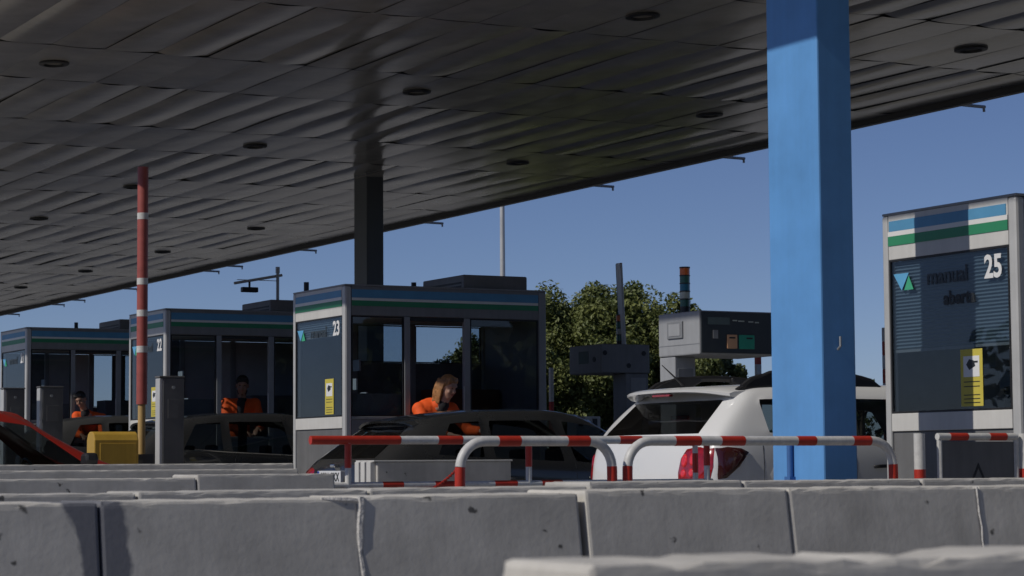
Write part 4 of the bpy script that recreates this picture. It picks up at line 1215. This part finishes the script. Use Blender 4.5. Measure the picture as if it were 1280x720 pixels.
# ------------------------------------------------------------------ people
def remesh(mb, name, m, parent, vox=.012, smooth_it=6):
    me = bpy.data.meshes.new(name); me.from_pydata(mb.v, [], mb.f)
    bm = bmesh.new(); bm.from_mesh(me); bmesh.ops.recalc_face_normals(bm, faces=bm.faces); bm.to_mesh(me); bm.free()
    t = bpy.data.objects.new('t', me); COL.objects.link(t)
    md = t.modifiers.new('r', 'REMESH'); md.mode = 'VOXEL'; md.voxel_size = vox
    s = t.modifiers.new('s', 'SMOOTH'); s.iterations = smooth_it; s.factor = .5
    dg = bpy.context.evaluated_depsgraph_get(); e = bpy.data.meshes.new_from_object(t.evaluated_get(dg))
    bpy.data.objects.remove(t)
    for p in e.polygons: p.use_smooth = True
    return link(name, e, m, parent)

def limb(mb, pts, rad, n=12):
    pts = [Vector(p) for p in pts]
    for i in range(len(pts) - 1):
        k = 6
        P_ = [pts[i].lerp(pts[i + 1], j / k) for j in range(k + 1)]; rr = [rad[i] + (rad[i + 1] - rad[i]) * j / k for j in range(k + 1)]
        mb.tube(P_, rr, n)
    for p, q in zip(pts, rad): mb.ell(p, (q, q, q), 12, 8)

def hand(mb, wrist, d, palm_n, size=1.0):
    """palm with four fingers of different lengths and a thumb leaving the side near its base"""
    d = Vector(d).normalized(); nrm = Vector(palm_n); nrm = (nrm - d * nrm.dot(d)).normalized(); sd = d.cross(nrm).normalized()
    w = Vector(wrist)
    for k in (-1.2, -.4, .4, 1.2): limb(mb, [w + d * .012 + sd * .014 * k * .8, w + d * .085 + sd * .018 * k], [.014, .012], 8)
    for k, L in ((-1.25, .058), (-.42, .072), (.42, .078), (1.25, .068)):
        b = w + d * .085 + sd * .018 * k
        p1 = b + d * L * .5 + nrm * .006 + sd * .004 * k; p2 = p1 + d * L * .38 + nrm * .02; p3 = p2 + d * L * .2 + nrm * .02
        limb(mb, [b, p1, p2, p3], [.0095, .009, .008, .007], 8)
    t0 = w + d * .025 + sd * .024; t1 = t0 + d * .03 + sd * .028 + nrm * .008; t2 = t1 + d * .032 + sd * .008 + nrm * .012
    limb(mb, [t0, t1, t2], [.012, .0105, .009], 8)

def person(loc, label, J, skin, hair, hair_kind, face_dir, vest_cut=True):
    r = thing('person', loc, label, 'person', 'toll attendants in orange')
    J = {k: Vector(v) for k, v in J.items()}
    fd = Vector(face_dir).normalized(); hu = (J['crown'] - J['neck']).normalized(); fd = (fd - hu * fd.dot(hu)).normalized(); sd = fd.cross(hu).normalized()
    rot = Matrix((sd, fd, hu)).transposed()          # local x = side, y = face, z = up
    hc = J['neck'] + hu * .155
    H = lambda x, y, z: hc + rot @ Vector((x, y, z))
    b = MB()
    # head: cranium, jaw, nose, brow, ears
    b.ell(H(0, -.012, .03), (.074, .092, .088), 20, 14, rot); b.ell(H(0, .012, -.035), (.062, .075, .085), 18, 12, rot)
    b.ell(H(0, .045, -.085), (.036, .035, .03), 12, 8, rot); b.ell(H(0, .093, -.018), (.013, .02, .026), 10, 8, rot); b.ell(H(0, .084, .004), (.009, .014, .03), 8, 6, rot)
    b.ell(H(0, .07, .032), (.055, .022, .014), 12, 8, rot)
    for s in (-1, 1):
        b.ell(H(s * .076, -.012, -.008), (.010, .02, .03), 10, 8, rot); b.ell(H(s * .036, .062, -.03), (.024, .02, .02), 10, 8, rot)
    limb(b, [J['neck'] - hu * .05, J['neck'] + hu * .08], [.058, .052])
    pel, ch = J['pelvis'], J['chest']
    ax = (ch - pel).normalized(); sh = (J['sh_r'] - J['sh_l']).normalized()
    limb(b, [pel, pel.lerp(ch, .5), ch, J['neck'] - hu * .04], [.135, .118, .13, .06])
    for s in ('l', 'r'):
        limb(b, [ch.lerp(J['sh_' + s], .45), J['sh_' + s]], [.11, .062])
        limb(b, [J['sh_' + s], J['el_' + s], J['wr_' + s]], [.05, .04, .026])
        hand(b, J['wr_' + s], J['wr_' + s] - J['el_' + s] + Vector((0, 0, -.02)), (0, 0, -1))
        limb(b, [pel + (J['kn_' + s] - pel) * .12, J['kn_' + s], J['an_' + s]], [.09, .056, .04])
        f = J['an_' + s]; limb(b, [f + Vector((0, 0, -.035)), f + Vector((fd.x, fd.y, 0)).normalized() * .15 + Vector((0, 0, -.045))], [.04, .032])
    remesh(b, 'body', skin, r, .0085, 5)
    # eyes, mouth
    for s in (-1, 1):
        MB().ell(H(s * .03, .0795, .012), (.010, .006, .006), 8, 6, rot).build('eye', 'eye', r, smooth=True)
    MB().ell(H(0, .083, -.058), (.020, .007, .007), 10, 6, rot).build('mouth', 'lips', r, smooth=True)
    # hi-vis top
    t = MB()
    limb(t, [pel + ax * .05, pel.lerp(ch, .5), ch, ch.lerp(J['neck'], .55)], [.152, .138, .148, .085])
    for s in ('l', 'r'):
        limb(t, [ch.lerp(J['sh_' + s], .4), J['sh_' + s]], [.122, .080])
        limb(t, [J['sh_' + s], J['el_' + s], J['el_' + s].lerp(J['wr_' + s], .75)], [.072, .058, .047])
    remesh(t, 'hi_vis_top', 'orange', r, .011, 4)
    # dark shirt front at the open neck
    c = MB(); nf = (fd + hu * .1).normalized()
    base = ch.lerp(J['neck'], .35)
    limb(c, [base + nf * .095 + hu * .05, base + nf * .125 - ax * .10, base + nf * .125 - ax * .24], [.055, .045, .028])
    limb(c, [J['neck'] - hu * .05, J['neck'] - hu * .02], [.070, .060])
    remesh(c, 'shirt_front', 'dark_cloth', r, .010, 4)
    # trousers
    q = MB(); limb(q, [pel - ax * .02, pel + ax * .05], [.148, .142])
    for s in ('l', 'r'): limb(q, [pel + (J['kn_' + s] - pel) * .12, J['kn_' + s], J['an_' + s]], [.102, .07, .06])
    remesh(q, 'trousers', 'dark_cloth', r, .013, 4)
    # hair
    h = MB()
    if hair_kind == 'long':
        h.ell(H(0, -.024, .042), (.083, .095, .086), 18, 12, rot)
        for i in range(-5, 6):          # fringe and side locks
            a = i / 5
            limb(h, [H(a * .05, .030, .105), H(a * .062, .060 - abs(a) * .02, .085), H(a * .068, .070 - abs(a) * .03, .058)], [.013, .009, .006], 8)
        for s in (-1, 1):
            for k in range(6):
                yy = -.004 - k * .019
                limb(h, [H(s * .074, yy, .05), H(s * .083, yy - .005, -.03), H(s * .080, yy + .0, -.12), H(s * .07, yy + .01, -.19 - .012 * (k % 3))], [.014, .015, .014, .006], 8)
        for k in range(-3, 4):
            limb(h, [H(k * .022, -.10, .03), H(k * .024, -.105, -.08), H(k * .024, -.085, -.20)], [.022, .022, .012], 8)
        remesh(h, 'hair', hair, r, .0075, 2)
    else:
        h.ell(H(0, -.02, .048), (.082, .096, .085), 18, 12, rot)
        for s in (-1, 1): limb(h, [H(s * .07, -.02, .03), H(s * .068, -.05, -.03)], [.014, .012], 8)
        limb(h, [H(0, -.09, .0), H(0, -.075, -.06)], [.03, .025], 8)
        for i in range(-3, 4): limb(h, [H(i * .018, .05, .10), H(i * .021, .072, .075)], [.018, .010], 8)
        if hair_kind == 'beard':
            for i in range(-4, 5):
                a = i / 4; limb(h, [H(a * .058, .055 - abs(a) * .055, -.065), H(a * .045, .06 - abs(a) * .045, -.105)], [.013, .012], 8)
        remesh(h, 'hair', hair, r, .008, 2)
    return r

# woman leaning out of hatch 23, face towards the driver (right of picture)
gx = ground(-22.3)
person((-21.62, 10.655, gx + .25), 'woman in orange with long fair hair leaning out of the hatch of booth 23',
    dict(pelvis=(-.34, -.12, .86), chest=(.02, -.05, 1.20), neck=(.18, .03, 1.31), crown=(.28, .07, 1.55),
         sh_l=(.08, .16, 1.22), sh_r=(.06, -.20, 1.22), el_l=(.22, .30, 1.00), wr_l=(.46, .33, .99), el_r=(.30, -.22, .96), wr_r=(.52, -.06, .95),
         kn_l=(-.30, .0, .45), an_l=(-.42, .0, .07), kn_r=(-.36, -.2, .45), an_r=(-.46, -.2, .07)),
    'skin', 'hair_fair', 'long', (.93, .36, -.35))
gx = ground(-27.75)
person((-27.32, 10.76, gx + .25), 'dark haired bearded man in orange standing in the hatch of booth 22',
    dict(pelvis=(-.16, 0, .92), chest=(-.08, 0, 1.26), neck=(-.03, .0, 1.42), crown=(.02, -.01, 1.68),
         sh_l=(-.06, .19, 1.34), sh_r=(-.08, -.19, 1.34), el_l=(.06, .24, 1.06), wr_l=(.26, .10, 1.02), el_r=(.04, -.24, 1.06), wr_r=(.24, -.10, 1.0),
         kn_l=(-.14, .1, .48), an_l=(-.18, .1, .07), kn_r=(-.14, -.1, .48), an_r=(-.18, -.1, .07)),
    'skin_tan', 'hair_dark', 'beard', (.86, -.35, -.40))
gx = ground(-33.7)
person((-33.08, 10.52, gx + .25), 'dark haired attendant in orange stooping in the hatch of booth 21',
    dict(pelvis=(-.42, .22, .86), chest=(-.06, .10, 1.14), neck=(.05, -.02, 1.30), crown=(.08, -.12, 1.54),
         sh_l=(.04, .26, 1.17), sh_r=(-.02, -.12, 1.20), el_l=(.18, .22, .92), wr_l=(.36, .06, .90), el_r=(.12, -.14, .94), wr_r=(.32, -.14, .92),
         kn_l=(-.42, .28, .45), an_l=(-.46, .28, .07), kn_r=(-.42, .10, .45), an_r=(-.46, .10, .07)),
    'skin_tan', 'hair_dark', 'short', (.75, -.6, -.35))

# ------------------------------------------------------------------ trees and far planting
def tree(x, y, zt, rx, ry, label, seed, m='leaf_a', trunk_h=1.0, nclump=80, nleaf=520, leaf=.05, name='leafy_tree', cat='tree', group='trees beyond the plaza', zb=.5):
    rr = random.Random(seed); z0 = ground(x)
    r = thing(name, (x, y, z0), label, cat, group)
    H = zt - z0; cz = (H + zb) / 2; rz = (H - zb) / 2
    t = MB(); t.tube([(0, 0, -.1), (.05, 0, trunk_h * .5), (.0, .05, trunk_h), (.05, 0, trunk_h * 1.8)], [.17, .13, .10, .05], 8)
    for i in range(9):
        a = rr.uniform(0, 6.3); l = rr.uniform(.5, .95)
        e = Vector((rx * .75 * l * math.cos(a), ry * .75 * l * math.sin(a), cz + rr.uniform(-.5, .7) * rz)); s = Vector((.02, .02, trunk_h * rr.uniform(.7, 1.5)))
        mid = s.lerp(e, .5) + Vector((0, 0, .15)); t.tube([s, mid, e], [.055, .035, .012], 6)
    t.build('trunk', 'bark', r, smooth=True)
    v = []; f = []
    for c in range(nclump):
        # clumps through the crown, most of them near its skin, crown wider above the middle
        while True:
            d = Vector((rr.gauss(0, 1), rr.gauss(0, 1), rr.gauss(0, 1))).normalized()
            k = rr.random() ** .38
            if d.z > -.85: break
        cc = Vector((d.x * rx * k * .92, d.y * ry * k * .92, cz + d.z * rz * k * .9))
        cr = rr.uniform(.22, .44) * min(rx, rz) * .6; st = rr.uniform(.8, 1.3)
        for _ in range(nleaf):
            q = Vector((rr.gauss(0, 1), rr.gauss(0, 1), rr.gauss(0, 1))).normalized() * (cr * rr.random() ** .45)
            q.z *= st; p = cc + q
            s = leaf * rr.uniform(.6, 1.35)
            nrm = (q.normalized() * .7 + Vector((rr.gauss(0, .6), rr.gauss(0, .6), rr.gauss(0, .6) + .25))).normalized()
            u = nrm.orthogonal().normalized(); w = nrm.cross(u); a = rr.uniform(0, 6.3)
            u, w = u * math.cos(a) + w * math.sin(a), w * math.cos(a) - u * math.sin(a)
            i0 = len(v)
            v += [p - u * s, p + w * s * .5 + nrm * s * .12, p + u * s, p - w * s * .5 + nrm * s * .12]; f.append((i0, i0 + 1, i0 + 2, i0 + 3))
    me = bpy.data.meshes.new('crown'); me.from_pydata(v, [], f)
    link('crown', me, m, r)
    return r
tree(-43.6, 24.4, 5.05, 1.75, 1.75, 'broad olive green tree right behind booth 23', 1, nclump=100)
tree(-43.1, 25.4, 5.25, 1.9, 1.8, 'tallest olive green tree behind the dark payment machine', 2, nclump=110)
tree(-42.4, 26.55, 4.85, 1.35, 1.35, 'rounded green tree left of the light grey payment machine', 3, 'leaf_a', nclump=80)
tree(-42.0, 27.45, 3.7, 1.0, .95, 'small dark green tree seen under the light grey payment machine', 4, 'leaf_b', nclump=70, zb=.2)
tree(-44.6, 22.9, 4.1, 1.4, 1.3, 'dark green tree glimpsed through the hatch of booth 23', 6, 'leaf_b', nclump=60)
tree(-36.4, 27.2, 3.05, .5, .5, 'sparse small shrub beside the foot of the blue column', 5, 'leaf_b', nclump=16, nleaf=60, name='leafy_shrub', cat='shrub')

# unseen bank, added to block bright sky in the booth glass reflections
hb = MB(); pts = [(66, 90), (66, -40), (60, -84), (20, -96), (-130, -96)]
for i, (x, y) in enumerate(pts):
    nx_, ny_ = [(1, 0), (1, -.2), (.7, -.7), (.2, -1), (0, -1)][i]
    hb.v += [(x, y, -1.0), (x + nx_ * 3, y + ny_ * 3, 6.0), (x + nx_ * 14, y + ny_ * 14, 9.5), (x + nx_ * 40, y + ny_ * 40, 8.0)]
for i in range(len(pts) - 1):
    for j in range(3): a = i * 4 + j; hb.f.append((a, a + 1, a + 5, a + 4))
M['bank'] = mat('scrub_bank', (0.06, 0.07, 0.03), 0.95, var=0.5, scale=0.5)
tag(hb.build('terrain', 'bank'), kind='structure')
# verge with a low far hedge line
b = MB(); b.add([(-130, 23.5, .62), (-36, 23.5, .52), (-36, 70, .56), (-130, 70, .66)], [(0, 1, 2, 3)])
tag(b.build('verge', 'earth'), kind='structure')
rr = random.Random(33); v = []; f = []
def far_leaf(x, y, z, s_):
    nrm = Vector((rr.gauss(0, 1), rr.gauss(0, 1), rr.gauss(0, 1) + .4)).normalized(); u = nrm.orthogonal().normalized(); w = nrm.cross(u); p = Vector((x, y, z)); i0 = len(v)
    v.extend([p - u * s_, p + w * s_ * .6, p + u * s_, p - w * s_ * .6]); f.append((i0, i0 + 1, i0 + 2, i0 + 3))
for i in range(16000):
    x = rr.uniform(-140, -20); hh = 2.0 + .9 * math.sin(x * .35) * math.sin(x * .11 + 1)
    far_leaf(x, 74 + rr.uniform(-1.2, 1.2), rr.random() ** .7 * hh + .3, rr.uniform(.14, .30))
for i in range(26000):              # unseen taller tree belt, added to darken reflections in booth glass
    t = rr.uniform(0, 1)
    if t < .6: x, y = 62 + rr.uniform(-4, 4), -90 + t / .6 * 170
    else: x, y = 62 - (t - .6) / .4 * 190, -90 + rr.uniform(-4, 4)
    hh = 9 + 3 * math.sin(x * .13 + y * .17) + 1.5 * math.sin(x * .4 - y * .31)
    far_leaf(x, y, rr.random() ** .8 * hh - .2, rr.uniform(.5, .95))
me = bpy.data.meshes.new('far_hedge'); me.from_pydata(v, [], f)
tag(link('far_hedge', me, 'leaf_b'), 'dark band of far shrubs and trees along the horizon', 'shrubs', kind='stuff')

# lighting mast far behind booth 23
def mast():
    x, y = -50.0, 26.55; z = ground(x)
    r = thing('lamp_mast', (x, y, z), 'tall thin pale lamp mast behind booth 23', 'lamp mast')
    MB().tube([(0, 0, 0), (0, 0, 4), (0, 0, 10.5)], [.085, .07, .045], 12).build('pole', 'alu', r, smooth=True)
    MB().tube([(0, 0, 10.4), (.5, -.6, 10.6)], .03, 8).build('bracket', 'galv', r, smooth=True)
    box('lamp_head', 'machine', r, .38, .68, -.95, -.5, 10.56, 10.66, .03)
    box('foot_plate', 'galv', r, -.2, .2, -.2, .2, -.01, .03, .004)
mast()
